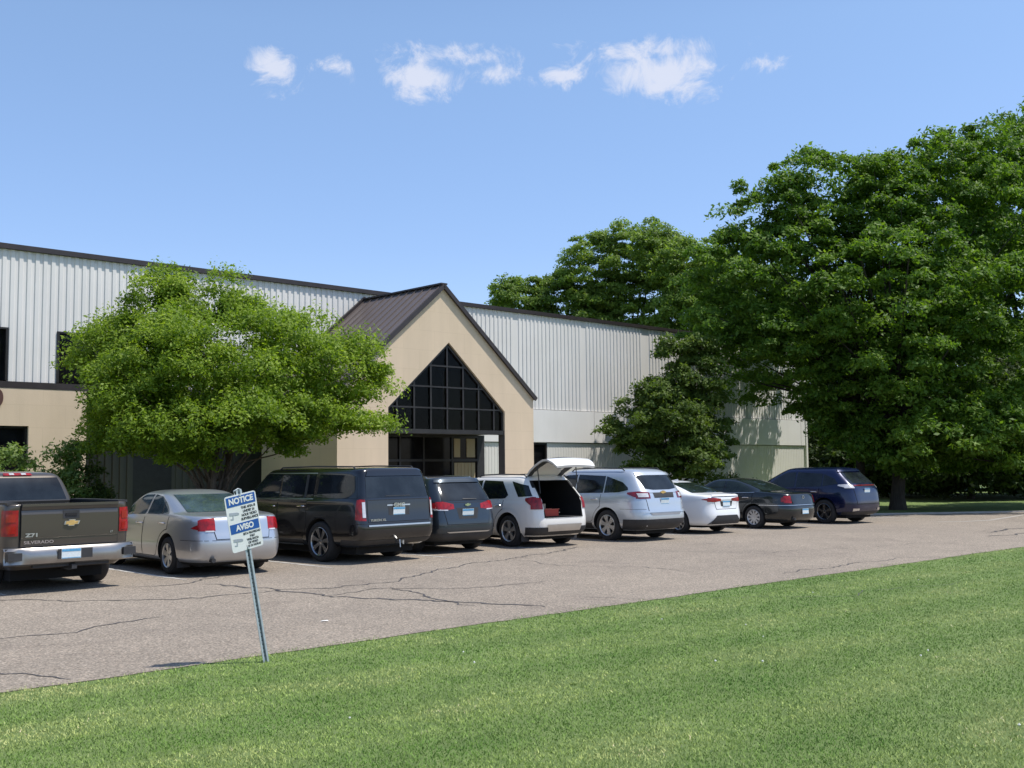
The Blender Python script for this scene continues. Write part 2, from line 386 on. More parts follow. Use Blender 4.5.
# grass blades on the visible lawn
def blades(n, y0, y1, power, hmin, hmax, wid_):
    # sample in the wedge in front of the camera, denser close by
    t = rng.random(n)**power; Y = y0*(y1/y0)**t
    X = (rng.random(n)*2-1)*(.62*Y+1.2)
    v = -X*math.sin(FA) + Y*math.cos(FA)
    wob = 9.76 + .06*np.sin(X*2.1) + .045*np.sin(X*7.3+1) + .03*np.sin(X*19) + .05*rng.standard_normal(n)
    ok = v < wob; X = X[ok]; Y = Y[ok]; n = len(X)
    ang = rng.random(n)*6.283; w = wid_*(.6+.8*rng.random(n))*(Y/y0)**.6
    h = hmin + (hmax-hmin)*rng.random(n)
    lean = .55*h[:, None]*rng.standard_normal((n, 2))
    dx = np.cos(ang)*w/2; dy = np.sin(ang)*w/2
    V = np.zeros((n, 3, 3), np.float32)
    V[:, 0] = np.stack([X-dx, Y-dy, np.zeros(n)], 1); V[:, 1] = np.stack([X+dx, Y+dy, np.zeros(n)], 1)
    V[:, 2] = np.stack([X+lean[:, 0], Y+lean[:, 1], h], 1)
    T = np.clip(.45+.15*rng.standard_normal(n), 0, .93); T[rng.random(n) < .012] = 1.0
    return V, T
def tri_mesh(name, V, T, mat, parent=None):
    n = len(V); k = V.shape[1]
    me = bpy.data.meshes.new(name); me.vertices.add(n*k); me.vertices.foreach_set('co', V.reshape(-1).astype(np.float32))
    me.loops.add(n*k); me.loops.foreach_set('vertex_index', np.arange(n*k, dtype=np.int32))
    me.polygons.add(n); me.polygons.foreach_set('loop_start', np.arange(0, n*k, k, dtype=np.int32))
    me.update(calc_edges=True)
    a = me.attributes.new('tint', 'FLOAT', 'FACE'); a.data.foreach_set('value', T.astype(np.float32))
    return link(name, me, mat, parent)
V, T = blades(820000, 4.6, 27, .92, .006, .024, .0050)
o = tri_mesh('grass_blades', V, T, blade)
tag(o, 'short mown grass of the lawn in front of the parking lot', 'grass', kind='stuff')
# clover heads
whm = simple('clover_white', (.75, .75, .70), .8)
mb = MB()
for i in range(34):
    Y = random.uniform(6, 19); X = random.uniform(-.5, .55)*Y
    if -X*math.sin(FA)+Y*math.cos(FA) > 9.3: continue
    r = .009 + .004*random.random(); c = Vector((X, Y, .05))
    mb.add([c+Vector(v)*r for v in ((1, 0, 0), (-1, 0, 0), (0, 1, 0), (0, -1, 0), (0, 0, 1), (0, 0, -1))],
           [(0, 2, 4), (2, 1, 4), (1, 3, 4), (3, 0, 4), (2, 0, 5), (1, 2, 5), (3, 1, 5), (0, 3, 5)])
tag(mb.build('clover_blossoms', whm), 'tiny white clover heads scattered in the lawn', 'clover', kind='stuff')

# ------------------------------------------------------------------ trees
def foliage(name, blobs, dep, nclump, nleaf, cr, ls, mat, parent, seed, flat=.62, base=(0, 0), tint_shift=0, droop=0.0, zmin=.3, inner=.25):
    """blobs: (x, z, rx, rz) lobes of the crown at their own depth offset; leaf sprays gathered in domed pads"""
    g = np.random.default_rng(seed); C = []; Rr = []; CL = []
    vol = np.array([b[2]*b[2]*b[3] for b in blobs])**.72; vol /= vol.sum()
    idx = g.choice(len(blobs), nclump, p=vol)
    for i in idx:
        b = blobs[i]; x, z, rx, rz = b[:4]; yo = b[4] if len(b) > 4 else 0; ry = min(rx, dep)
        d = g.standard_normal(3); d /= np.linalg.norm(d)
        r = 1 - inner*g.random()**1.5 if g.random() < .8 else .3+.5*g.random()
        c = np.array([x+d[0]*rx*r, yo+d[1]*ry*r, z+d[2]*rz*r])
        if c[2] < zmin: continue
        C.append(c); Rr.append(cr*(.55+.9*g.random())); CL.append(g.random())
    C = np.array(C); Rr = np.array(Rr); CL = np.array(CL)
    m = len(C); n = m*nleaf
    ci = np.repeat(np.arange(m), nleaf)
    d = g.standard_normal((n, 3)); d /= np.linalg.norm(d, axis=1)[:, None]
    d[:, 2] = np.where(d[:, 2] < -.15, -d[:, 2]*.8, d[:, 2])
    # lobed pads: radius modulated by direction
    ph = g.random((m, 3))*6.28
    lob = 1 + .20*np.sin(3*np.arctan2(d[:, 1], d[:, 0])+ph[ci, 0]) + .12*np.sin(5*np.arctan2(d[:, 1], d[:, 0])+ph[ci, 1])
    rr = Rr[ci]*lob*(.35+.65*g.random(n)**.5)
    Pn = C[ci] + d*rr[:, None]*np.array([1, 1, flat])
    rad = np.hypot(d[:, 0], d[:, 1])*rr
    Pn[:, 2] -= droop*rad*rad/np.maximum(Rr[ci], .1)
    nrm = d*.5 + np.array([.12, -.25, .55]) + g.standard_normal((n, 3))*.55
    nrm /= np.linalg.norm(nrm, axis=1)[:, None]
    t = np.cross(nrm, g.standard_normal((n, 3))); t /= np.linalg.norm(t, axis=1)[:, None]
    s = np.cross(nrm, t); L = ls*(.6+.8*g.random(n)); W = L*(.34+.22*g.random(n))
    V = np.zeros((n, 4, 3), np.float32)
    V[:, 0] = Pn - t*(L/2)[:, None]; V[:, 1] = Pn + s*(W/2)[:, None] - nrm*(L*.08)[:, None]
    V[:, 2] = Pn + t*(L/2)[:, None] - nrm*(L*.15)[:, None]; V[:, 3] = Pn - s*(W/2)[:, None] - nrm*(L*.08)[:, None]
    T = np.clip(.40 + .20*g.standard_normal(n) + .45*(CL[ci]-.5) + tint_shift + .28*(d[:, 2]-.2), 0, 1)  # top light put into the tint: pads paler above, darker below
    return tri_mesh(name, V, T, mat, parent), C
def limbs(name, parent, mat, C, trunk_top, r0, n, seed, fork=None, base_spread=0.0, stems=1, h0=0):
    g = random.Random(seed); mb = MB()
    tops = []
    for s in range(stems):
        a = 6.28*s/stems + .6; off = Vector((math.cos(a), math.sin(a), 0))*base_spread
        p0 = Vector((0, 0, -.15)) + off*.25; tt = Vector(trunk_top) + off*2.2*(1 if stems > 1 else 0)
        pts = []; rad = []
        for i in range(7):
            t = i/6; p = p0.lerp(tt, t) + Vector((g.uniform(-.05, .05), g.uniform(-.05, .05), 0))*(1 if 0 < i < 6 else 0)*r0*4
            pts.append(p); rad.append(r0*(1.35 if i == 0 else 1)*(1-.42*t)/(stems**.35))
        mb.tube(pts, rad, 10); tops.append((pts, rad))
    idx = g.sample(range(len(C)), min(n, len(C)))
    for k in idx:
        pts0, rad0 = tops[g.randrange(len(tops))]
        j = g.choice([3, 4, 5, 6]); p = pts0[j]; e = Vector(C[k])
        d = e-p; mid = p + d*.45 + Vector((0, 0, -abs(d.length)*.02 + d.z*.12)) + Vector((g.uniform(-.3, .3), g.uniform(-.3, .3), g.uniform(-.1, .3)))*.5
        q1 = p.lerp(mid, .5) + Vector((0, 0, .05*d.length)); q2 = mid.lerp(e, .5)
        r = rad0[j]*g.uniform(.35, .6)
        mb.tube([p, q1, mid, q2, e], [r, r*.8, r*.55, r*.33, r*.12], 6)
    return mb.build(name, mat, parent, 60)
def tree(name, label, cat, at_, blobs, dep, nclump, nleaf, cr, ls, leafm, barkm, trunk_top, r0, nl, seed, group=None, stems=1, spread=.0, lean=(0, 0), **kw):
    t = empty(name, (at_[0], at_[1], 0), 0, label, cat, group)
    bl = [(b[0]-at_[0], b[1], b[2], b[3], (b[4] if len(b) > 4 else 0)) for b in blobs]
    cm, C = foliage('crown', bl, dep, nclump, nleaf, cr, ls, leafm, t, seed, **kw)
    limbs('trunk', t, barkm, C, trunk_top, r0, nl, seed+1, stems=stems, base_spread=spread)
    return t

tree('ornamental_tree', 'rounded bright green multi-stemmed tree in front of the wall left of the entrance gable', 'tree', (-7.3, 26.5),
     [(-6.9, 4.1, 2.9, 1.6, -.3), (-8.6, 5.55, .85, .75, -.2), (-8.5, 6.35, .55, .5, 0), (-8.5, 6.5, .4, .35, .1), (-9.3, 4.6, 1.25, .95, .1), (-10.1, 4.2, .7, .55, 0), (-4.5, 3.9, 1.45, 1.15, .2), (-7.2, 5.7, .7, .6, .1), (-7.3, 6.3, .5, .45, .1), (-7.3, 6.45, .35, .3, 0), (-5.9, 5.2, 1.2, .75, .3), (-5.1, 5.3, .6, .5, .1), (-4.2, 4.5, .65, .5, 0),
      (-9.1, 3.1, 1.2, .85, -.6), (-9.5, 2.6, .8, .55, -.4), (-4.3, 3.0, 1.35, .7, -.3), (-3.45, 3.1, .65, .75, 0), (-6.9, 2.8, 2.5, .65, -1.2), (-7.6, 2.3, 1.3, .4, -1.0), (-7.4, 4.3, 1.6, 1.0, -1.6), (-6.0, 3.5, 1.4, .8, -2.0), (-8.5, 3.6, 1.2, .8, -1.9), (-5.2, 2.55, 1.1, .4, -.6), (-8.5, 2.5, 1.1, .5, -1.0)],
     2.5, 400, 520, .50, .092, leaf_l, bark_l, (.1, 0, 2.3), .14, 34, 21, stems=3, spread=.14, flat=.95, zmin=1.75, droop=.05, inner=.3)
tree('shade_tree', 'mid green tree with a low crown before the white wall right of the entrance', 'tree', (6.3, 42.0),
     [(6.2, 3.5, 1.7, 1.6, 0), (6.9, 5.2, 1.25, 1.2, .2), (4.7, 2.7, .9, .7, -.2), (4.0, 3.3, .45, .35, 0), (7.8, 3.4, .95, 1.5, .3), (5.5, 4.6, .75, .7, -.2), (6.2, 6.3, .6, .5, 0), (7.3, 6.2, .8, .6, .2), (5.1, 1.9, .8, .5, -.4), (6.6, 2.0, 1.6, .8, -.8), (5.6, 3.6, 1.0, .9, -1.2), (4.5, 4.0, .4, .35, 0)],
     2.0, 330, 190, .40, .15, leaf_m, bark_b, (.1, 0, 2.0), .15, 34, 31, flat=.8, zmin=.7, droop=.1, inner=.45)
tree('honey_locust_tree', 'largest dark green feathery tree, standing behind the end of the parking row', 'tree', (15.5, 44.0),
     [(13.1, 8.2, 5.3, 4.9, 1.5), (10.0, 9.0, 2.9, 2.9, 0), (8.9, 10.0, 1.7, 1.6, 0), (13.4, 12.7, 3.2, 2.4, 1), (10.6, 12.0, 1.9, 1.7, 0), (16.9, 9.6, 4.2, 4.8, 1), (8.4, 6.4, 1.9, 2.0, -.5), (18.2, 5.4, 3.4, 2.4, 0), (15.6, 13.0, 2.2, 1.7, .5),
      (14.5, 4.6, 3.2, 1.9, -1.0), (19.2, 11.2, 3.2, 2.8, .2), (15.5, 11.2, 2.4, 1.9, -.6), (14.8, 7.5, 3.6, 3.6, -2.6), (11.4, 6.6, 2.0, 1.6, -2.0), (18.6, 7.3, 3, 2.6, -2.4), (17.0, 3.4, 3.4, 1.3, -1.6), (13.6, 3.3, 1.6, .9, -1.2), (20.5, 3.8, 2.8, 1.6, -1), (12.7, 7.8, 2.4, 3.4, 5.3), (18.2, 13.6, 2.6, 2.0, .5), (20.8, 14.2, 2.4, 2.2, 1), (14.2, 8.4, 1.5, 2.6, 8.8), (14.0, 7.2, 1.2, 1.5, 8.6), (15.3, 2.6, 2.8, .9, -3.0), (15.6, 1.9, 1.4, .6, -1.6), (19.0, 2.6, 3.0, 1.1, -2.6), (12.2, 3.6, 1.0, .7, -1), (17.5, 2.7, 3.6, 1.2, .5), (21.5, 3.0, 3.2, 1.6, 0), (14.6, 2.9, 1.5, 1.1, 1.8), (19.5, 2.2, 3.2, .9, 2)],  # rearmost lobes are added behind the crown to cast shadow on the wall
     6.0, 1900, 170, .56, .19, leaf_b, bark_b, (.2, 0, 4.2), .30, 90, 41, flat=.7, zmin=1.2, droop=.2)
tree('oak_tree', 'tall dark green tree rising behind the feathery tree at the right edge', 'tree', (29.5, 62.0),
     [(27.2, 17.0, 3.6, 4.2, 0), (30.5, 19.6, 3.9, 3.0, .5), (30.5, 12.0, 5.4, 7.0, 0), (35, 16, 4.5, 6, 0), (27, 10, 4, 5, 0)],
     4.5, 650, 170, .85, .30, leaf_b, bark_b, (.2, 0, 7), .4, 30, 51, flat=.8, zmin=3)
BG = 'tall trees rising behind the flat roof'
tree('background_tree', 'broad tall tree rising above the roof midway between gable and right edge', 'tree', (9.4, 85), [(10.2, 18.2, 4.0, 2.8, 0), (6.9, 16.8, 3.3, 3.4, -.5), (12.5, 17.2, 2.6, 2.6, -.5), (10.9, 13.3, 4.6, 4.0, 0), (6.8, 12, 4, 3.5, 0)],
     4, 620, 170, .75, .27, leaf_f, bark_b, (0, 0, 9), .4, 26, 61, BG, flat=.7, zmin=5, tint_shift=.05)
tree('background_tree', 'lower rounded tree showing over the roof just right of the entrance gable', 'tree', (1.4, 86), [(0.9, 14.8, 2.5, 2.2, 0), (3.6, 13.8, 2.8, 3.0, 0), (1.2, 10.8, 3.4, 3.4, 0)],
     3, 340, 170, .75, .27, leaf_f, bark_b, (0, 0, 7), .3, 18, 63, BG, flat=.7, zmin=4)
tree('background_tree', 'tall tree over the roof that merges with the big feathery crown', 'tree', (14.5, 80), [(13.6, 16.0, 3.1, 2.6, 0), (14.6, 12.0, 4.2, 4.0, 0), (18, 13.0, 3.5, 4.0, 0)],
     4, 420, 170, .8, .27, leaf_f, bark_b, (0, 0, 8), .35, 18, 65, BG, flat=.7, zmin=4)
# dark understory beyond the lot end
US = 'shaded understory trees beyond the lot end'
for i, (x, y, w, h, lb) in enumerate([(21.6, 61, 3.4, 3.8, 'shaded low tree filling the gap right beside the building corner'), (23.5, 56, 4, 4.4, 'shaded low tree behind the feathery tree trunk'),
      (28.5, 57, 4, 4.6, 'shaded low tree near the right edge behind the lawn strip'), (34.5, 59, 4.2, 4.8, 'shaded low tree outermost at the right edge'), (24.5, 65, 5, 7.5, 'taller shaded tree deep behind the lawn strip'), (20.5, 69, 4.5, 8, 'taller shaded tree hidden deep behind the building corner'), (19.3, 63.5, 2.2, 4.2, 'narrow shaded tree directly past the building corner'), (30, 74, 5, 6, 'shaded tree deep in the woods behind the lawn strip'), (37, 76, 5, 7, 'shaded tree deep in the woods by the right edge'), (40, 62, 5, 6, 'shaded tree past the right edge of the view')]):
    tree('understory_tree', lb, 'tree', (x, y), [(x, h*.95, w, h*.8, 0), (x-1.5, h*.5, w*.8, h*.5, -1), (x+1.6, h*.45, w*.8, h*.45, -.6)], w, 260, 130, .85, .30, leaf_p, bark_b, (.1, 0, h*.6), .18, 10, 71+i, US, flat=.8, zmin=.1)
tree('slender_tree', 'second dark trunk close to the feathery tree', 'tree', (14.35, 44.9), [(14.2, 8.5, 2.2, 2.6, 0)], 2.2, 40, 120, .7, .24, leaf_b, bark_b, (-.1, 0, 5.5), .20, 8, 90, flat=.6)
tree('added_shade_tree', 'unseen tree added past the right edge of the view to shade the lawn strip', 'tree', (27.5, 45.5), [(27, 8.5, 4.5, 4.5, 0), (25.0, 5.5, 2.8, 2.4, 0), (29, 6, 3.5, 3, 0)], 4.5, 330, 150, .75, .24, leaf_b, bark_b, (0, 0, 4), .28, 30, 95, flat=.7, zmin=2)  # out-of-view crown, put in so its shadow darkens the lawn strip
# shrubs
def shrub(x, y, w, h, lab, mat, seed, n=26, ls=.10, k=110, group='shrubs along the building'):
    return tree('shrub', lab, 'shrub', (x, y), [(x, h*.55, w, h*.5, 0), (x+w*.3, h*.4, w*.7, h*.4, -.2)], w, n, k, .28, ls, mat, bark_b, (0, 0, h*.35), .035, 8, seed, group, flat=.9, zmin=.08)
shrub(-12.1, 25.0, 1.25, 2.35, 'pale green leafy shrub behind the cab of the pickup truck', leaf_s, 101, 150)
shrub(-10.5, 25.7, .5, 2.5, 'narrow upright shrub at the right end of the tan wall', leaf_s, 102, 80)
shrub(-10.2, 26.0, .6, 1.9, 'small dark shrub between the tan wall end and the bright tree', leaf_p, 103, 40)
for i, (x, y, s) in enumerate([(3.2, 37.9, .6), (4.0, 38.7, .55), (4.8, 39.5, .6), (7.0, 41.2, .75), (8.6, 44.4, .6), (9.8, 45.6, .5)]):
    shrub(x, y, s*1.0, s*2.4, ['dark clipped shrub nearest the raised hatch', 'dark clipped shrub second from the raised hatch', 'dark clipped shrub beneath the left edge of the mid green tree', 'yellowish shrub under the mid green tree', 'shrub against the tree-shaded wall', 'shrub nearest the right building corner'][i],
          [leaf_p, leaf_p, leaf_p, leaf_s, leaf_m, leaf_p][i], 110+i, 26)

# ------------------------------------------------------------------ the building
B0 = uv(-14, 30.2)
bld = empty('industrial_building', B0, FA, 'long two-storey white ribbed-metal building with a tan gabled entrance', 'building')
UO = -14.0; VO = 30.2                            # local x = u-UO, local y = v-VO
def L(u, v, z): return (u-UO, v-VO, z)
def lbox(mb_, u0, u1, v0, v1, z0, z1): return mb_.box(L(u0, v0, z0), L(u1, v1, z1))
def ribs(mb_, u0, u1, v, z0, z1, pitch=.215, dep=.028, frac=.46):
    # trapezoid-rib profile, outer face toward -v
    pts = [(u0, v)]; k = math.ceil((u0-UO)/pitch)
    while True:
        a = UO + k*pitch
        if a + pitch*.55 > u1: break
        if a >= u0-1e-4:
            s = pitch*.10; w = pitch*frac
            pts += [(a+s*.2, v), (a+s*1.2, v-dep), (a+s*1.2+w, v-dep), (a+s*2.2+w, v)]
        k += 1
    pts = [(min(u, u1), vv) for u, vv in pts]; pts.append((u1, v))
    vs = [L(u, vv, z0) for u, vv in pts] + [L(u, vv, z1) for u, vv in pts]; n = len(pts)
    mb_.add(vs, [(i, i+1, n+i+1, n+i) for i in range(n-1)])
UE = 49.45
snap = lambda u, p=.215: UO + round((u-UO)/p)*p
# core block, set back behind the skins
mb = MB(); lbox(mb, UO, UE-.1, 31.9, 52, -.1, 7.8); lbox(mb, UO, 12.15, 30.35, 31.9, -.1, 7.8); lbox(mb, 25.4, UE-.1, 30.35, 31.9, -.1, 7.8)
lbox(mb, 12.15, 25.4, 30.35, 31.9, 4.1, 7.8)
core = mb.build('core_walls', w_gry, bld)
# upper ribbed wall with window openings on the left
mb = MB()
wins = [(snap(7.9), snap(10.12)), (snap(11.30), snap(13.55))]
zA, zB, z0, z1 = 4.30, 5.72, 4.28, 7.835
cur = UO
for a, b in [(snap(2.2), snap(4.4)), (snap(5.1), snap(7.2))] + wins:
    ribs(mb, cur, a, VO, z0, z1); ribs(mb, a, b, VO, zB, z1); cur = b
ribs(mb, cur, 25.0, VO, z0, z1)
mb.raw('ribbed_wall', w_cor, bld)
mb = MB(); cur = 25.0
while cur < UE-.2:                               # right half, flat joint every few metres
    e = min(cur+3.92, UE); ribs(mb, cur, e-.13, VO, 4.12, z1); 
    mb.add([L(e-.13, VO, 4.12), L(e, VO, 4.12), L(e, VO, z1), L(e-.13, VO, z1)], [(0, 1, 2, 3)]); cur = e
mb.raw('ribbed_wall', w_cor, bld)
for a, b in [(snap(2.2), snap(4.4)), (snap(5.1), snap(7.2))] + wins:
    m1 = MB(); lbox(m1, a-.02, b+.02, 30.28, 30.34, zA, zB); win = m1.build('window', g_dark, bld)
    m2 = MB(); 
    for (x0, x1, za, zb) in ((a, a+.06, zA, zB), (b-.06, b, zA, zB), (a+.06, b-.06, zB-.05, zB), ((a+b)/2-.03, (a+b)/2+.03, zA, zB-.05)):
        lbox(m2, x0, x1, 30.16, 30.275, za, zb)
    m2.build('frame', mull, win)
m1 = MB(); lbox(m1, UO, 25, 30.10, 30.345, 4.10, 4.275); m1.build('metal_band', trim_b, bld)
# flat panel band and lower ribbed wall at the right
mb = MB(); cur = 25.4
while cur < UE-.2:
    e = min(cur+3.92, UE); lbox(mb, cur+.012, e-.012, 30.12, 30.34, 2.83, 4.10); cur = e
mb.build('flat_panel', w_pan, bld)
mb = MB(); ribs(mb, 25.4, 28.9, VO, 0, 2.80, .15, .010); ribs(mb, 30.5, UE, VO, 0, 2.80, .15, .008)
mb.add([L(28.9, VO, 2.8), L(30.5, VO, 2.8), L(30.5, VO, 2.84), L(28.9, VO, 2.84)], [(0, 1, 2, 3)])
mb.raw('lower_ribbed_wall', w_low, bld)
m1 = MB(); lbox(m1, 28.9, 30.5, 30.27, 30.33, .0, 2.8); dr = m1.build('side_door', g_dark, bld)
m2 = MB(); lbox(m2, 28.9, 28.98, 30.17, 30.265, 0, 2.8); lbox(m2, 30.42, 30.5, 30.17, 30.265, 0, 2.8); lbox(m2, 28.98, 30.42, 30.17, 30.265, 2.72, 2.8); m2.build('frame', mull, dr)
m1 = MB(); lbox(m1, UE-.12, UE+.03, 30.08, 52.1, -.1, 7.8); m1.build('end_wall', w_pan, bld)
# tan projecting wall on the left
mb = MB()
tw = [(1.8, 4.6), (8.7, 10.64)]; cur = UO
for a, b in tw:
    lbox(mb, cur, a, 30.11, 30.345, 0, 4.097); lbox(mb, a, b, 30.11, 30.345, 3.09, 4.097); lbox(mb, a, b, 30.11, 30.345, 0, 1.5); cur = b
lbox(mb, cur, 12.2, 30.11, 30.345, 0, 4.097); lbox(mb, 12.16, 12.2, 30.347, 31.8, 0, 4.097)
mb.build('stucco_wall', w_tan, bld)
for a, b in tw:
    m1 = MB(); lbox(m1, a, b, 30.30, 30.34, 1.5, 3.09); win = m1.build('window', g_dark, bld)
    m2 = MB(); lbox(m2, b-.06, b, 30.2, 30.295, 1.5, 3.09); lbox(m2, a, a+.06, 30.2, 30.295, 1.5, 3.09); lbox(m2, a+.06, b-.06, 30.2, 30.295, 3.03, 3.09)
    lbox(m2, (a+b)/2-.03, (a+b)/2+.03, 30.2, 30.295, 1.5, 3.03); m2.build('frame', mull, win)
# recessed lower wall behind the bright tree
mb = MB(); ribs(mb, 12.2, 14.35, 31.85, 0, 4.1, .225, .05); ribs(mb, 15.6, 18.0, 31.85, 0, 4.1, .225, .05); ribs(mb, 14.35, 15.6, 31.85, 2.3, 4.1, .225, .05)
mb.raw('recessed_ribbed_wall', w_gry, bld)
m1 = MB(); lbox(m1, 14.35, 15.6, 31.86, 31.895, 0, 2.3); dr = m1.build('door', blackpl, bld)
m2 = MB(); lbox(m2, 15.4, 15.48, 31.80, 31.855, 1.0, 1.12); m2.build('handle', dullchrome, dr)
# roof edge
mb = MB(); lbox(mb, UO-.1, UE+.12, 30.09, 30.36, 7.84, 7.98); lbox(mb, UE-.05, UE+.12, 30.36, 52.2, 7.79, 8.0); mb.build('roof_edge', trim_b, bld)
mb = MB(); lbox(mb, UO, UE-.1, 30.38, 52.1, 7.81, 7.93); mb.build('roof', simple('roof_gravel', (.3, .29, .27), .9), bld)
# house number on the tan wall, only its last digit reaches into view
text('address_number', '0', .62, simple('brown_lettering', (.10, .045, .035), .5), bld, Matrix.Translation(L(9.80, 30.085, 3.80)) @ UP, ext=.02, bold=.022)

# --- gabled entrance
UC, HW, V0, EZ, AZ = 21.7, 3.95, 26.0, 4.13, 7.50
por = None
mb = MB()
oc, ohw, oez, oaz = 21.95, 2.38, 3.68, 5.80       # opening
def frontface(v):
    return [L(UC-HW, v, 0), L(UC-HW, v, EZ), L(UC, v, AZ), L(UC+HW, v, EZ), L(UC+HW, v, 0), L(oc+ohw, v, 0), L(oc+ohw, v, oez), L(oc, v, oaz), L(oc-ohw, v, oez), L(oc-ohw, v, 0)]
A_ = frontface(V0); B_ = frontface(V0+.30)
F = [(0, 1, 8, 9), (1, 2, 7, 8), (2, 3, 6, 7), (3, 4, 5, 6)]
mb.add(A_+B_, F + [tuple(10+i for i in f[::-1]) for f in F] + [(i, (i+1) % 10, 10+(i+1) % 10, 10+i) for i in range(10)])
# left side wall full height, right side wall only above the porch opening
lbox(mb, UC-HW, UC-HW+.25, V0+.302, 30.14, 0, EZ)
lbox(mb, UC+HW-.25, UC+HW, V0+.302, 30.14, 3.1, EZ)
por = mb.build('entrance_porch', w_tan, bld)
# porch roof: two slopes with standing seams
def slope(sgn):
    r = MB(); ov = .14; th = .10
    dx, dz = HW+.14, AZ-EZ+.12
    a = (UC, AZ+.02); b = (UC+sgn*(HW+.05), EZ-.025)
    for (v0, v1) in ((V0-.06, VO-.02),):
        vs = []
        for (u, z) in (a, b):
            for v in (v0, v1):
                for t in (0, th): vs.append(L(u, v, z+t))
        r.add(vs, [(0, 1, 5, 4), (2, 6, 7, 3), (1, 3, 7, 5), (0, 4, 6, 2), (0, 2, 3, 1), (4, 5, 7, 6)])
    k = 0; v = V0-.02
    while v < VO-.1:
        r.bar(L(a[0], v, a[1]+th+.015), L(b[0], v, b[1]+th+.015), .03, .045, up=(0, 0, 1)); v += .40
    return r
for s in (-1, 1):
    rf = slope(s).build('roof', roofm, por)
mb = MB()
for s in (-1, 1):                                # rake trim and ridge cap
    mb.bar(L(UC, V0-.085, AZ+.06), L(UC+s*(HW+.07), V0-.085, EZ-.0), .045, .13)
mb.bar(L(UC, V0-.09, AZ+.125), L(UC, VO-.03, AZ+.125), .26, .05)
mb.bar(L(UC, VO-.08, AZ+.17), L(UC-HW-.1, VO-.08, EZ+.09), .12, .12)
mb.build('roof_trim', trim_b, por)
# gable glazing: clear panes, bronze grid
VG = V0+.14
mb = MB(); mb.add([L(oc-ohw, VG, 3.06), L(oc+ohw, VG, 3.06), L(oc+ohw, VG, oez), L(oc, VG, oaz), L(oc-ohw, VG, oez)], [(0, 1, 2, 3, 4)])
gz = mb.raw('gable_glazing', g_clear, por)
mb = MB(); sl = (oaz-oez)/ohw
for k in range(-3, 4):
    u = oc+k*.66; zt = oaz - abs(u-oc)*sl - .02
    mb.box(L(u-.03, VG-.05, 3.06), L(u+.03, VG-.012, zt))
for z in (3.72, 4.38, 5.04):
    w = min(ohw-.02, (oaz-z)/sl); mb.box(L(oc-w, VG-.062, z-.025), L(oc+w, VG-.0505, z+.025))
for s in (-1, 1): mb.bar(L(oc, VG-.03, oaz-.06), L(oc+s*ohw, VG-.03, oez-.05), .06, .09); mb.box(L(oc+s*(ohw-.04)-.03, VG-.07, 3.06), L(oc+s*(ohw-.04)+.03, VG-.008, oez-.04))
mb.build('mullion_grid', mull, gz)
mb = MB(); mb.box(L(oc-ohw+.003, V0+.04, 2.92), L(oc+ohw-.003, V0+.29, 3.055)); mb.build('lintel_beam', mull, por)
# interior lining: dark attic and back wall
mb = MB(); mb.box(L(UC-HW+.26, V0+.31, 2.99), L(UC+HW-.26, 30.1, 3.04)); mb.build('porch_ceiling', soff, por)
mb = MB(); mb.add([L(UC-HW+.27, 29.2, 3.05), L(UC+HW-.27, 29.2, 3.05), L(UC+HW-.27, 29.2, EZ), L(UC, 29.2, AZ-.1), L(UC-HW+.27, 29.2, EZ)], [(0, 1, 2, 3, 4)])
mb.raw('attic_back_wall', dark_in, por)
mb = MB(); mb.add([L(oc+ohw+.04, V0+.31, 3.05), L(oc+ohw+.04, 29.19, 3.05), L(oc+ohw+.04, 29.19, 5.6), L(oc+ohw+.04, V0+.31, 5.6)], [(0, 1, 2, 3)])
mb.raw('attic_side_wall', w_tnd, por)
# vestibule under the porch
VV = 28.5
mb = MB(); mb.box(L(UC-HW+.26, VV, 0), L(25.28, VV+.04, 2.98)); vg = mb.build('vestibule_glazing', g_dark, por)
mb = MB()
for u in (18.4, 19.6, 20.8, 21.9, 22.9, 24.15): mb.box(L(u-.035, VV-.05, 0), L(u+.035, VV-.002, 2.98))
for z in (.08, 2.12, 2.93): mb.box(L(18.2, VV-.062, z-.04), L(25.28, VV-.0505, z+.04))
mb.build('mullion_grid', mull, vg)
mb = MB(); mb.box(L(25.281, VV-.06, 0), L(25.62, VV+.1, 2.985)); mb.build('corner_post', blackpl, vg)
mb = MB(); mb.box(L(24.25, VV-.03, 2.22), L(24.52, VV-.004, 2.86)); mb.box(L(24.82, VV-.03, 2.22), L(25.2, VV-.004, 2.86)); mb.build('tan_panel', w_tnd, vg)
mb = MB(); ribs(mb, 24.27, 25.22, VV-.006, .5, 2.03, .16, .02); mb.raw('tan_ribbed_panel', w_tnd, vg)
mb = MB(); mb.box(L(25.58, VV+.101, 0), L(25.62, 30.14, 2.985)); mb.build('side_glazing', g_dark, por)
mb = MB(); mb.box(L(oc+ohw-.014, V0+.012, 0), L(oc+ohw-.003, V0+.30, 2.915)); mb.build('reveal_shade_frame', simple('reveal_shade_grey', (.11, .10, .095), .6), por)  # grey sheet over the tan reveal, standing for its shade and a window frame

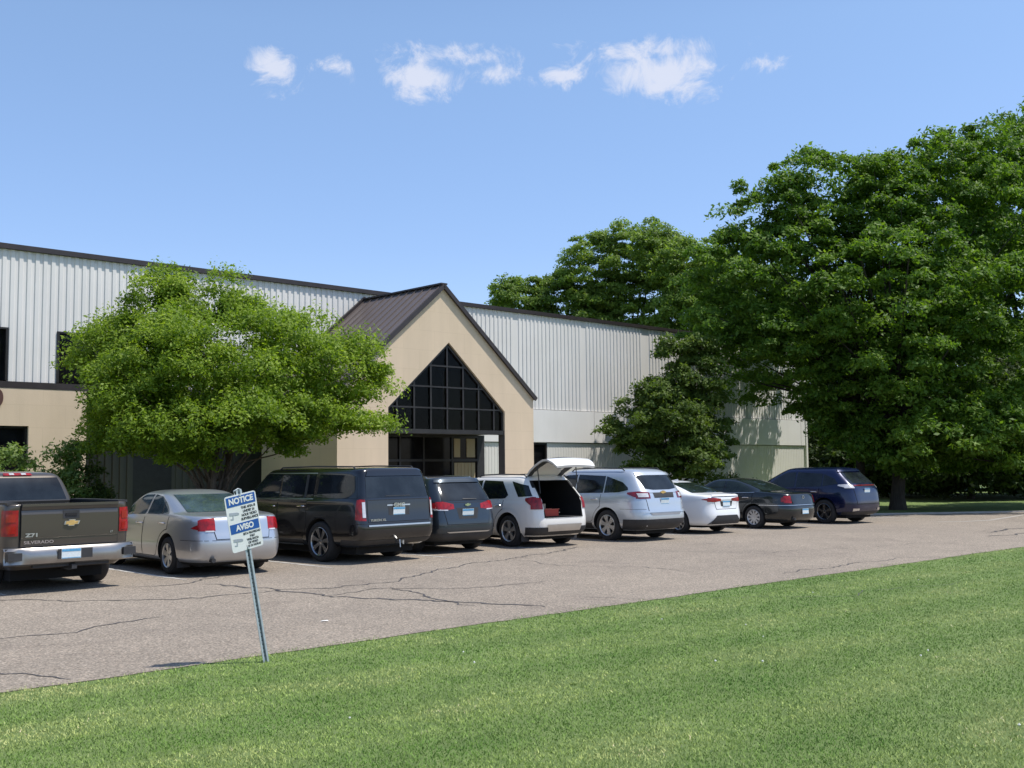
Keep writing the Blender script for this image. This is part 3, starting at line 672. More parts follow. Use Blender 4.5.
# ------------------------------------------------------------------ sign
sx, sy = -2.41, 10.66
sg = empty('notice_sign', (sx, sy, 0), R(46), 'leaning blue and white NOTICE AVISO sign on a galvanised post in the grass', 'sign')
LM = Matrix.Rotation(R(-11), 4, 'Y')
galv = simple('galvanised_steel', (.48, .53, .56), .5, .45, .15, 25)
signw = simple('sign_white', (.70, .71, .69), .45, 0, .05, 6); signb = simple('sign_blue', (.012, .085, .32), .4, 0, .08, 6); ink = simple('sign_ink', (.05, .05, .05), .6)
mb = MB()
for m_ in [(-.028, 0, -.016, .004), (-.016, -.012, -.012, .012), (-.012, .012, .004+.004, .012), (.012, .016, -.012, .012), (.016, .028, .0, .004)]: pass
# u-channel post: web plus two flanges with lips, row of holes as dark studs
for (a0, b0, a1, b1) in ((-.017, .010, .017, .014), (-.017, -.012, -.013, .010), (.013, -.012, .017, .010), (-.032, -.016, -.013, -.012), (.013, -.016, .032, -.012)):
    mb.box((a0, b0, -.3), (a1, b1, 1.69), LM)
po = mb.build('post', galv, sg)
mb = MB(); z = .06
while z < 1.62:
    mb = MB(); mb.box((-.005, -.0005, z-.005), (.005, .0097, z+.005), LM); mb.build('hole', seam, po); z += .0254*1.5
bz0, bz1, hw2 = 1.115, 1.655, .172
mb = MB(); 
def rrect(x0, x1, z0, z1, r, k=5):
    out = []
    for cx_, cz_, a0 in ((x1-r, z1-r, 0), (x0+r, z1-r, 90), (x0+r, z0+r, 180), (x1-r, z0+r, 270)):
        for i in range(k+1): t = R(a0+90*i/k); out.append((cx_+r*math.cos(t), cz_+r*math.sin(t)))
    return out
pl = rrect(-hw2, hw2, bz0, bz1, .025); n = len(pl)
vs = [LM @ Vector((x, y, z)) for y in (-.022, -.0175) for x, z in pl]
mb.add(vs, [tuple(range(n)), tuple(range(n, 2*n))[::-1]] + [(i, n+i, n+(i+1) % n, (i+1) % n) for i in range(n)])
pan = mb.build('sign_panel', signw, sg)
mb = MB(); mb.box((-hw2+.014, -.024, 1.548), (hw2-.014, -.0225, 1.642), LM); mb.box((-hw2+.014, -.024, 1.292), (hw2-.014, -.0225, 1.382), LM); mb.build('blue_band', signb, pan)
def stext(body, x, z, size, mat, bold=.001, align='CENTER', sx_=1.0, y=-.0235):
    text('lettering', body, size, mat, pan, LM @ Matrix.Translation((x*.84, y, z+.03)) @ UP, align, .0005, bold, sx_*.84)
stext('NOTICE', 0, 1.565, .078, signw, .0030, y=-.0252, sx_=1.12); stext('AVISO', 0, 1.307, .074, signw, .0030, y=-.0252, sx_=1.12)
for i, t_ in enumerate(['THIS AREA IS', 'UNDER 24', 'HOUR VIDEO', 'SURVEILLANCE']): stext(t_, .082, 1.490-.036*i, .033, ink, .0012)
for i, t_ in enumerate(['ESTA PROPIEDAD', 'BAJO', 'VIGILANCIA', 'DE VIDEO', 'LAS 24 HORAS']): stext(t_, .078, 1.238-.031*i, .029, ink, .001)
sgrey = simple('sign_grey', (.33, .36, .40), .5)
for zc in (1.44, 1.185):                         # camera pictogram
    mb = MB()
    M2 = LM @ Matrix.Translation((-.095, -.0235, zc+.03)) @ Matrix.Rotation(R(8), 4, 'Y') @ Matrix.Diagonal((.84, 1, 1, 1))
    mb.box((-.06, -.001, -.005), (.045, .0005, .022), M2)
    mb.box((.046, -.001, -.001), (.062, .0005, .018), M2); mb.box((-.02, -.001, -.035), (-.008, .0005, -.006), M2); mb.box((-.045, -.001, -.045), (-.0075, .0005, -.036), M2); mb.build('camera_symbol', sgrey, pan)
for zc in (1.646, 1.130):
    mb = MB(); mb.box((-.009, -.030, zc-.009), (.009, -.0225, zc+.009), LM); mb.build('bolt', galv, pan)
mb = MB(); mb.tube([LM @ Vector((-.045, -.005, 1.65)), LM @ Vector((-.05, -.005, 1.69)), LM @ Vector((0, -.005, 1.705)), LM @ Vector((.03, -.005, 1.69)), LM @ Vector((.03, -.005, 1.65))], .006, 6); mb.build('wire_clip', galv, sg, 40)

# ------------------------------------------------------------------ cars
def chaikin(Lv, it=2):
    for _ in range(it):
        out = [Lv[0]]
        for a, b in zip(Lv[:-1], Lv[1:]):
            out.append(tuple(x*.75+y*.25 for x, y in zip(a, b))); out.append(tuple(x*.25+y*.75 for x, y in zip(a, b)))
        out.append(Lv[-1]); Lv = out
    return Lv
class Shell:
    def __init__(s, levels, nr=6.5, nf=4.5, it=2): s.L = chaikin(levels, it); s.nr = nr; s.nf = nf
    def at(s, z):
        L_ = s.L
        if z <= L_[0][0]: return L_[0][1:]
        for a, b in zip(L_[:-1], L_[1:]):
            if z <= b[0]:
                t = (z-a[0])/max(1e-9, b[0]-a[0]); return tuple(x+(y-x)*t for x, y in zip(a[1:], b[1:]))
        return L_[-1][1:]
    def W(s, y, z):
        yr, yf, w = s.at(z); c = (yr+yf)/2; La = (yf-yr)/2; n = s.nr if y < c else s.nf
        q = min(.9999, abs(y-c)/La); return w*(1-q**n)**(1/n)
    def Rr(s, x, z, front=False):
        yr, yf, w = s.at(z); c = (yr+yf)/2; La = (yf-yr)/2; n = s.nf if front else s.nr
        q = min(.9999, abs(x)/w); d = La*(1-q**n)**(1/n); return c+d if front else c-d
    def side(s, sgn, off):
        def f(y, z):
            e = .01; g = lambda y_, z_: Vector((sgn*s.W(y_, z_), y_, z_))
            p = g(y, z); nn = (g(y+e, z)-g(y-e, z)).cross(g(y, z+e)-g(y, z-e)).normalized()
            if nn.x*sgn < 0: nn = -nn
            return p+nn*off
        return f
    def rear(s, off, front=False):
        def f(x, z):
            e = .008; g = lambda x_, z_: Vector((x_, s.Rr(x_, z_, front), z_))
            p = g(x, z); nn = (g(x+e, z)-g(x-e, z)).cross(g(x, z+e)-g(x, z-e)).normalized()
            if nn.y*(1 if front else -1) < 0: nn = -nn
            return p+nn*off
        return f
    def th_y(s, y, z):
        yr, yf, w = s.at(z); c = (yr+yf)/2; La = (yf-yr)/2
        return math.asin(min(1, max(0, (c-y)/La))**(s.nr/2))
    def th_x(s, x, z):
        w = s.at(z)[2]; return math.acos(min(1, abs(x)/w)**(s.nr/2))
    def wrap(s, sgn, off):
        def g(th, z):
            yr, yf, w = s.at(z); c = (yr+yf)/2; La = (yf-yr)/2
            return Vector((sgn*w*max(0, math.cos(th))**(2/s.nr), c-La*max(0, math.sin(th))**(2/s.nr), z))
        def f(th, z):
            e = .01; p = g(th, z); t0 = max(.02, min(1.55, th)); nn = (g(t0+e, z)-g(t0-e, z)).cross(g(t0, z+.01)-g(t0, z-.01)).normalized()
            if nn.dot(Vector((sgn, -1, 0))) < 0: nn = -nn
            return p+nn*off
        return f
    def mesh(s, name):
        def quad(n):
            fr = [0, .2, .35, .5, .62, .72, .8, .86]
            a = [math.asin(q**(n/2)) for q in fr]; xs = [.95, .9, .84, .76, .66, .52, .36, .18, 0]
            b = [math.acos(q**(n/2)) for q in xs]; b = [t for t in b if t > a[-1]+.01]
            # fill the corner between
            mid = [a[-1]+(b[0]-a[-1])*k/3 for k in (1, 2)] if b[0]-a[-1] > .15 else []
            return a + mid + b
        qr = quad(s.nr); qf = quad(s.nf); vs = []; rings = []
        for (z, yr, yf, w) in s.L:
            c = (yr+yf)/2; La = (yf-yr)/2; ring = []
            R_ = lambda t, n: (w*max(0, math.cos(t))**(2/n), La*max(0, math.sin(t))**(2/n))
            for t in qr: x, d = R_(t, s.nr); ring.append((-x, c-d, z))
            for t in qr[::-1][1:]: x, d = R_(t, s.nr); ring.append((x, c-d, z))
            for t in qf[1:]: x, d = R_(t, s.nf); ring.append((x, c+d, z))
            for t in qf[::-1][1:-1]: x, d = R_(t, s.nf); ring.append((-x, c+d, z))
            rings.append(ring)
        n = len(rings[0]); vs = [v for r in rings for v in r]; fs = []
        for i in range(len(rings)-1):
            for k in range(n): fs.append((i*n+k, i*n+(k+1) % n, (i+1)*n+(k+1) % n, (i+1)*n+k))
        fs += [tuple(range(n))[::-1], tuple((len(rings)-1)*n+k for k in range(n))]
        m_ = MB(); m_.add(vs, fs); return m_.mesh(name)
def resample(pl, n):
    if len(pl) == 1: return [pl[0]]*n
    d = [0]
    for a, b in zip(pl[:-1], pl[1:]): d.append(d[-1]+math.hypot(b[0]-a[0], b[1]-a[1]))
    out = []
    for i in range(n):
        t = d[-1]*i/(n-1); k = 0
        while k < len(d)-2 and d[k+1] < t: k += 1
        u = (t-d[k])/max(1e-9, d[k+1]-d[k]); out.append(tuple(x+(y-x)*u for x, y in zip(pl[k], pl[k+1])))
    return out
def patch(mb_, fn, bot, top, nu=14, nv=8):
    b = resample(bot, nu); t = resample(top, nu); vs = []
    for j in range(nv):
        q = j/(nv-1)
        for i in range(nu): vs.append(fn(b[i][0]+(t[i][0]-b[i][0])*q, b[i][1]+(t[i][1]-b[i][1])*q))
    return mb_.add(vs, [(j*nu+i, j*nu+i+1, (j+1)*nu+i+1, (j+1)*nu+i) for j in range(nv-1) for i in range(nu-1)])
def wraplamp(mb_, sh, sgn, ys, xr, zb, zt, off=.006, nu=16, nv=7):
    """tail lamp running from y=ys on the flank round to x=xr at the back; zb, zt: heights along the way"""
    zb = resample([(i, z) for i, z in enumerate(zb)], nu); zt = resample([(i, z) for i, z in enumerate(zt)], nu); f = sh.wrap(sgn, off); vs = []
    for j in range(nv):
        for i in range(nu):
            z = zb[i][1]+(zt[i][1]-zb[i][1])*j/(nv-1); a = sh.th_y(ys, z) if ys is not None else 0; b = sh.th_x(xr, z); 
            # even spacing along the surface rather than in angle
            q = i/(nu-1)
            pa = sh.wrap(sgn, 0)(a, z); pb = sh.wrap(sgn, 0)(b, z)
            ex = abs(sh.W(ys, z))
            l1 = abs(ys-sh.at(z)[0]); l2 = ex-xr; Lt = l1+l2; s_ = q*Lt
            if s_ < l1*.85: th = sh.th_y(ys-s_, z)
            elif s_ > l1+l2*.15: th = sh.th_x(ex-(s_-l1), z)
            else:
                t1 = sh.th_y(ys-l1*.85, z); t2 = sh.th_x(ex-l2*.15, z); r_ = (s_-l1*.85)/(Lt-l1*.85-l2*.85); th = t1+(t2-t1)*r_
            vs.append(f(min(max(th, .0), 1.57), z))
    return mb_.add(vs, [(j*nu+i, j*nu+i+1, (j+1)*nu+i+1, (j+1)*nu+i) for j in range(nv-1) for i in range(nu-1)])
def band(mb_, sh, z0, z1, yend, off=.01, nv=5):
    """a strip right round the back from flank to flank"""
    cols = []
    for sgn in (-1, 1):
        zc = (z0+z1)/2; L1 = [yend-(yend-sh.at(zc)[0])*k/7*.9 for k in range(8)]; ths = [sh.th_y(y, zc) for y in L1]
        w = sh.at(zc)[2]; xs = [w*q for q in (.93, .88, .8, .7, .55, .35, .15, 0)]; t2 = [sh.th_x(x, zc) for x in xs]
        ths = sorted(set(ths+t2)); cols.append((sgn, ths if sgn < 0 else ths[::-1][1:]))
    vs = []; n = sum(len(c[1]) for c in cols)
    for j in range(nv):
        z = z0+(z1-z0)*j/(nv-1)
        for sgn, ths in cols:
            f = sh.wrap(sgn, off)
            for t in ths: vs.append(f(t, z))
    return mb_.add(vs, [(j*n+i, j*n+i+1, (j+1)*n+i+1, (j+1)*n+i) for j in range(nv-1) for i in range(n-1)])

def boolean(me, cutters, name):
    o = bpy.data.objects.new('tmpb', me); COL.objects.link(o); objs = [o]
    for cme in cutters:
        c = bpy.data.objects.new('tmpc', cme); COL.objects.link(c); objs.append(c)
        md = o.modifiers.new('b', 'BOOLEAN'); md.operation = 'DIFFERENCE'; md.solver = 'EXACT'; md.object = c
    bpy.context.view_layer.update()
    r = bpy.data.meshes.new_from_object(o.evaluated_get(bpy.context.evaluated_depsgraph_get()))
    for q in objs: bpy.data.objects.remove(q)
    r.name = name
    return r
def wheel(parent, x, y, r, wdt, sgn, spokes, rimm, style='spoke', rimr=.66):
    t = MB(); h = wdt/2
    prof = [(-h*.7, r*rimr), (-h, r*(rimr+.06)), (-h*1.02, r*.86), (-h*.93, r*.95), (-h*.75, r*.99), (-h*.3, r), (h*.3, r), (h*.75, r*.99), (h*.93, r*.95), (h*1.02, r*.86), (h, r*(rimr+.06)), (h*.7, r*rimr)]
    w_ = empty('wheel', (x, y, r)); w_.parent = parent
    t.lathe(prof, 44); t.build('tyre', rubber, w_, 50)
    m = MB(); o_ = sgn*h
    m.lathe([(o_*.72, r*rimr), (o_*1.0, r*(rimr+.015)), (o_*1.03, r*(rimr-.01)), (o_*.9, r*(rimr-.05)), (o_*.3, r*(rimr-.07)), (-o_*.6, r*(rimr-.05))], 44)
    rr = r*(rimr-.02)
    m.lathe([(o_*.80, .0), (o_*.80, r*.10), (o_*.72, r*.16), (o_*.45, r*.17)], 20)
    for k in range(spokes):
        a = 2*math.pi*k/spokes + .3
        ca, sa = math.cos(a), math.sin(a); tx, ty = -sa, ca
        w0, w1 = (r*.085, r*.115) if style == 'spoke' else ((r*.05, r*.05) if style == 'thin' else (r*.10, r*.20))
        if style == 'double': w0, w1 = r*.07, r*.14
        vs = []
        for (rad, hw_, ox) in ((r*.08, w0, o_*.78), (rr*.6, (w0+w1)/2*.8, o_*.84), (rr*1.0, w1, o_*.90)):
            for s2 in (-1, 1):
                for dp in (0, .03):
                    vs.append((ox-sgn*dp, ca*rad+tx*hw_*s2, sa*rad+ty*hw_*s2))
        fs = []
        for i in (0, 4):
            fs += [(i, i+2, i+6, i+4), (i+1, i+5, i+7, i+3), (i, i+4, i+5, i+1), (i+2, i+3, i+7, i+6)]
        m.add(vs, fs + [(0, 1, 3, 2), (8, 10, 11, 9)])
    m.build('rim', rimm, w_, 35)
    b = MB(); b.lathe([(-h*.2*sgn, 0.0), (-h*.2*sgn, rr*.97)], 24); b.lathe([(h*.35*sgn, .0), (h*.35*sgn, rr*.62), (h*.2*sgn, rr*.62)], 24); b.build('brake_disc', blackpl, w_)
    return w_

def license_plate(parent, x, y, z, tilt=0, body=None):
    M_ = Matrix.Translation((x, y, z)) @ Matrix.Rotation(R(tilt), 4, 'X')
    mb_ = MB(); mb_.box((-.152, -.006, -.076), (.152, 0, .076), M_); pl_ = mb_.build('license_plate', platem, parent)
    mb_ = MB(); mb_.box((-.146, -.009, .034), (.146, -.0065, .070), M_); mb_.box((-.146, -.009, -.070), (.146, -.0065, -.060), M_); mb_.build('plate_band', plateb, pl_)
    if body: text('plate_number', body, .078, inkm, pl_, M_ @ Matrix.Translation((0, -.008, -.012)) @ UP, bold=.001)
    return pl_
def bowtie(parent, x, y, z, w, mat, rim=True):
    h = w*.36; s = w*.5; k = w*.17
    pts = [(-s*.86, -h*.28), (-k*1.1, -h*.28), (-k*1.25, -h*.5), (k*.9, -h*.5), (k*1.05, -h*.28), (s*.82, -h*.28), (s, h*.28), (k*1.2, h*.28), (k*1.35, h*.5), (-k*.8, h*.5), (-k*.95, h*.28), (-s*.74, h*.28)]
    mb_ = MB()
    n = len(pts); vs = [(x+a, y-.012, z+b) for a, b in pts]+[(x+a, y+.01, z+b) for a, b in pts]
    mb_.add(vs, [tuple(range(n)), tuple(range(n, 2*n))[::-1]]+[(i, n+i, n+(i+1) % n, (i+1) % n) for i in range(n)])
    b_ = mb_.build('badge', mat, parent)
    return b_
def arc_bottom(y0, y1, sill, cy, rz, Rr_, n=10):
    out = []
    for i in range(n):
        y = y0+(y1-y0)*i/(n-1); z = sill
        if abs(y-cy) < Rr_: z = max(sill, rz+math.sqrt(Rr_**2-(y-cy)**2))
        out.append((y, z))
    return out

def build_car(name, label, cat, pos, yaw, S, mat, group='cars parked nose-in along the building', **K):
    """pos: ground contact of the rear left wheel's outer face; local frame: +Y forward, rear axle at y=0"""
    r = K['r']; WB = K['wb']; hw = K['hw']; tw_ = K.get('tw', .235); Ra = r+K.get('gap', .055)
    rt = Vector((math.cos(yaw), math.sin(yaw), 0)); loc = Vector((pos[0], pos[1], .006)) + rt*(hw-.02)
    car = empty(name, loc, yaw, label, cat, group)
    me = S.mesh('body')
    cut = []
    for y in (0, WB):
        for s in (-1, 1):
            c_ = MB(); n = 40; xo, xi = s*(hw+.3), s*(hw-.36)
            vs = [(x, y+Ra*math.cos(2*math.pi*k/n), r+.01+Ra*math.sin(2*math.pi*k/n)) for x in (xo, xi) for k in range(n)]
            c_.add(vs, [(k, (k+1) % n, n+(k+1) % n, n+k) for k in range(n)]+[tuple(range(n)), tuple(range(n, 2*n))[::-1]]); cut.append(c_.mesh('c'))
    cut += K.get('cutters', [])
    me = boolean(me, cut, 'body')
    me.materials.clear(); me.materials.append(mat); me.materials.append(welld)
    dk = K.get('dark_box')
    for p in me.polygons:
        c = p.center; ww = hw-.08
        if dk and dk[0] < c.x < dk[1] and dk[2] < c.y < dk[3] and dk[4] < c.z < dk[5]: p.material_index = 1; continue
        for y in (0, WB):
            d = math.hypot(c.y-y, c.z-r-.01)
            if d < Ra-.004 or (d < Ra+.006 and abs(p.normal.x) < .3 and (Vector((0, c.y-y, c.z-r)).dot(p.normal) < 0)) : p.material_index = 1
        if c.z < K.get('under', .24) and p.normal.z < -.5: p.material_index = 1
    body = link('body', me, None, car, 32)
    for y in (0, WB):
        for s in (-1, 1):
            wheel(car, s*(hw-.02-tw_/2), y, r, tw_, s, K.get('spokes', 5), K.get('rim', alloy), K.get('style', 'spoke'), K.get('rimr', .66))
    # arch lips
    lip = MB(); lm = K.get('lipm', None); lw = K.get('lipw', .03)
    for s in (-1, 1):
        f = S.side(s, K.get('lipoff', .006))
        for y in (0, WB):
            a0, a1 = R(-22), R(202); nn = 26
            if lm:
                vs = []
                for j in range(3):
                    for i in range(nn):
                        a = a0+(a1-a0)*i/(nn-1); rad = Ra+lw*j/2; zz = r+.01+rad*math.sin(a)
                        vs.append(f(y+rad*math.cos(a), max(zz, S.L[0][0]+.01)))
                lip.add(vs, [(j*nn+i, j*nn+i+1, (j+1)*nn+i+1, (j+1)*nn+i) for j in range(2) for i in range(nn-1)])
    if lm: lip.raw('arch_trim', lm, car, 60)
    # doors, windows
    G = K.get('glass', c_gl)
    for s in (-1, 1):
        hand = K['handles']
        for k, (y0, y1) in enumerate(K['doors']):
            sill, belt = K['sill'], K['belt']
            bz = lambda y: belt[0][1] + (belt[1][1]-belt[0][1])*(y-belt[0][0])/(belt[1][0]-belt[0][0])
            bot = arc_bottom(y0, y1, sill, 0, r+.01, Ra+K.get('lipw', .03)+.03, 14)
            top = [(y0+(y1-y0)*i/5, bz(y0+(y1-y0)*i/5)) for i in range(6)]
            m1 = MB(); patch(m1, S.side(s, .0015), [(y, z) for y, z in bot], top, 16, 10)
            dsm = m1.raw('door', seam, car, 50)
            i_ = .012; m2 = MB()
            bot2 = [(min(max(y, y0+i_), y1-i_), z+i_) for y, z in bot]; top2 = [(min(max(y, y0+i_), y1-i_), z-.001) for y, z in top]
            patch(m2, S.side(s, .0045), bot2, top2, 16, 10); m2.raw('door_skin', mat, dsm, 50)
            hy, hz = hand[k]; h_ = MB(); f = S.side(s, .03); f0 = S.side(s, .0)
            a, b = f(hy-.09, hz), f(hy+.09, hz); h_.tube([f0(hy-.1, hz), a, f(hy, hz+.004), b, f0(hy+.1, hz)], [.014, .013, .014, .013, .014], 6)
            h_.raw('handle', K.get('handlem', mat), dsm, 50)
        for (bot, top) in K['swins']:
            m1 = MB(); patch(m1, S.side(s, .004), bot, top, 18, 8); m1.raw('window', G, car, 50)
        if K.get('wtrim'):
            m1 = MB()
            for (pl, wd) in K['wtrim']:
                q = resample(pl, 24); patch(m1, S.side(s, .0075), [(a, b-wd/2) for a, b in q], [(a, b+wd/2) for a, b in q], 24, 2)
            m1.raw('window_trim', K.get('wtrimm', dullchrome), car)
        if K.get('wcover'):
            m1 = MB()
            for (bot, top) in K['wcover']: patch(m1, S.side(s, .0065), bot, top, 6, 8)
            m1.raw('pillar_trim', K.get('wcoverm', blackpl), car)
        if 'mirror' in K:
            my, mz = K['mirror']; m1 = MB(); xw = S.W(my, mz)
            m1.add([(s*(xw+dx), my+dy, mz+dz) for dx, dy, dz in ((.02, -.03, 0), (.20, -.06, .0), (.22, -.06, .13), (.05, -.03, .14), (.03, .09, .02), (.17, .06, .03), (.18, .06, .11), (.05, .09, .12), )],
                   [(0, 1, 2, 3), (7, 6, 5, 4), (0, 4, 5, 1), (1, 5, 6, 2), (2, 6, 7, 3), (3, 7, 4, 0)])
            mi = m1.build('side_mirror', K.get('mirrorm', mat), car, 60)
    # rear window, windscreen
    for key, nm, front in (('rwin', 'rear_window', False), ('fwin', 'windscreen', True)):
        if key in K and K[key]:
            bot, top = K[key]; m1 = MB(); patch(m1, S.rear(.005, front), bot, top, 18, 10); m1.raw(nm, K.get('rglass', G), car, 50)
    # tailgate / boot lid
    if 'gate' in K:
        bot, top = K['gate']; m1 = MB(); patch(m1, S.rear(.0015), bot, top, 24, 12); gs = m1.raw(K.get('gatename', 'tailgate'), seam, car, 50)
        i_ = .012; cx0 = sum(p[0] for p in bot)/len(bot)
        sh = lambda P_, dz: [(x-math.copysign(min(i_, abs(x)), x), z+dz) for x, z in P_]
        m2 = MB(); patch(m2, S.rear(.0045), sh(bot, i_), sh(top, -i_), 24, 12); m2.raw('gate_skin', mat, gs, 50)
    else: gs = None
    for (m_, ys, xr, zb, zt, off) in K.get('lamps', []):
        for s in (-1, 1):
            m1 = MB(); wraplamp(m1, S, s, ys, xr, zb, zt, off); m1.raw('tail_light', m_, car, 40)
    for (nm, m_, z0, z1, ye, off) in K.get('bands', []):
        m1 = MB(); band(m1, S, z0, z1, ye, off); m1.raw(nm, m_, car, 50)
    for (nm, m_, bot, top, off) in K.get('rpatch', []):
        m1 = MB(); patch(m1, S.rear(off), bot, top, 16, 5); m1.raw(nm, m_, car, 50)
    for (nm, m_, bot, top, off) in K.get('spatch', []):
        for s in (-1, 1):
            m1 = MB(); patch(m1, S.side(s, off), bot, top, 16, 5); m1.raw(nm, m_, car, 50)
    # front: grille and headlights, simple but real
    zf = K.get('zf', .62)
    m1 = MB(); patch(m1, S.rear(.006, True), [(-.45, zf-.12), (.45, zf-.12)], [(-.5, zf+.1), (.5, zf+.1)], 10, 5); m1.raw('grille', blackpl, car)
    for s in (-1, 1):
        m1 = MB(); patch(m1, S.rear(.007, True), [(s*.54, zf-.02), (s*.82*hw, zf-.02)], [(s*.52, zf+.11), (s*.84*hw, zf+.14)], 10, 5); m1.raw('headlight', clrl, car)
    if 'rails' in K:
        y0, y1, xr, zr = K['rails']
        for s in (-1, 1):
            m1 = MB(); m1.tube([(s*xr, y0, zr-.04), (s*xr, y0+.08, zr+.015), (s*xr, (y0+y1)/2, zr+.03), (s*xr, y1-.1, zr+.01), (s*xr, y1, zr-.05)], .016, 6); m1.build('roof_rail', K.get('railm', blackpl), car, 50)
    if 'plate' in K:
        x, z, tilt, txt = K['plate']; p_ = license_plate(car, x, S.Rr(x, z)-.012, z, tilt, txt)
    if 'flaps' in K:
        for s in (-1, 1):
            m1 = MB(); m1.box((s*(hw-.28), -r-.075, .14), (s*(hw-.04), -r-.06, .42)); m1.build('mud_flap', blackpl, car)
    if 'exhaust' in K:
        for ex in K['exhaust']:
            m1 = MB(); yb = S.at(.4)[0]; m1.tube([(ex, yb-.015, .29), (ex, yb+.25, .30)], .04, 12); m1.build('exhaust_pipe', blackpl, car, 50)
    # underbody, axle and floor so daylight does not pour through
    m1 = MB(); yr, yf, _ = S.at(.4); m1.box((-hw*.72, yr+.35, .17), (hw*.72, yf-.35, S.L[0][0]+.03)); m1.build('underbody', welld, car)
    return car, S, gs

HANDLE = None
YAW = R(40)
# 1. silver sedan
S1 = Shell([(.20, -.95, 3.720, .80), (.27, -1.10, 3.860, .90), (.42, -1.17, 3.930, .925), (.56, -1.18, 3.930, .93), (.66, -1.17, 3.900, .925), (.78, -1.13, 3.820, .915), (.88, -1.11, 3.450, .90), (.97, -1.09, 2.850, .88),
            (1.035, -1.05, 2.450, .855), (1.065, -.85, 2.340, .84), (1.085, -.42, 2.300, .825), (1.16, -.20, 2.380, .79), (1.28, .14, 2.160, .735), (1.38, .45, 1.920, .685), (1.44, .68, 1.720, .62), (1.475, .88, 1.540, .48), (1.487, 1.0, 1.420, .25)], 6, 6.5)
def sedan_windows(): pass
build_car('silver_sedan', 'silver four-door sedan parked between the pickup truck and the big black SUV', 'car', (-6.21, 19.6), YAW, S1, p_silver,
    r=.335, wb=2.81, hw=.925, spokes=6, rim=alloy, style='wide', rimr=.64, sill=.30, belt=((-.2, 1.03), (2.3, .97)), doors=[(.02, 1.12), (1.13, 2.28)], handles=[(.28, .90), (1.32, .88)],
    handlem=chrome, swins=[([(.10, 1.07), (.30, 1.065), (1.08, 1.045)], [(.24, 1.17), (.42, 1.26), (.72, 1.37), (1.08, 1.405)]), ([(1.16, 1.045), (2.26, 1.01)], [(1.16, 1.405), (1.55, 1.395), (1.88, 1.27), (2.22, 1.04)])],
    wcover=[([(.36, 1.065), (.40, 1.065)], [(.47, 1.27), (.51, 1.29)])],
    glass=c_glb, rglass=c_glb, rwin=([(-.66, 1.10), (.66, 1.10)], [(-.56, 1.40), (.56, 1.40)]), fwin=([(-.68, 1.07), (.68, 1.07)], [(-.56, 1.40), (.56, 1.40)]),
    gatename='boot_lid', gate=([(-.50, .64), (.50, .64)], [(-.58, 1.02), (.58, 1.02)]),
    lamps=[(redl, -.82, .50, [.84, .80, .79, .79], [.84, .93, 1.0, 1.01], .007)],
    rpatch=[('reverse_lamp', clrl, [(-.66, .775), (-.52, .775)], [(-.66, .80), (-.52, .80)], .009), ('reverse_lamp', clrl, [(.52, .775), (.66, .775)], [(.52, .80), (.66, .80)], .009)],
    bands=[('bumper_gap', seam, .625, .633, -.55, .002)], plate=(0, .86, -4, None), flaps=1, exhaust=[-.55], mirror=(2.15, 1.0), zf=.62)
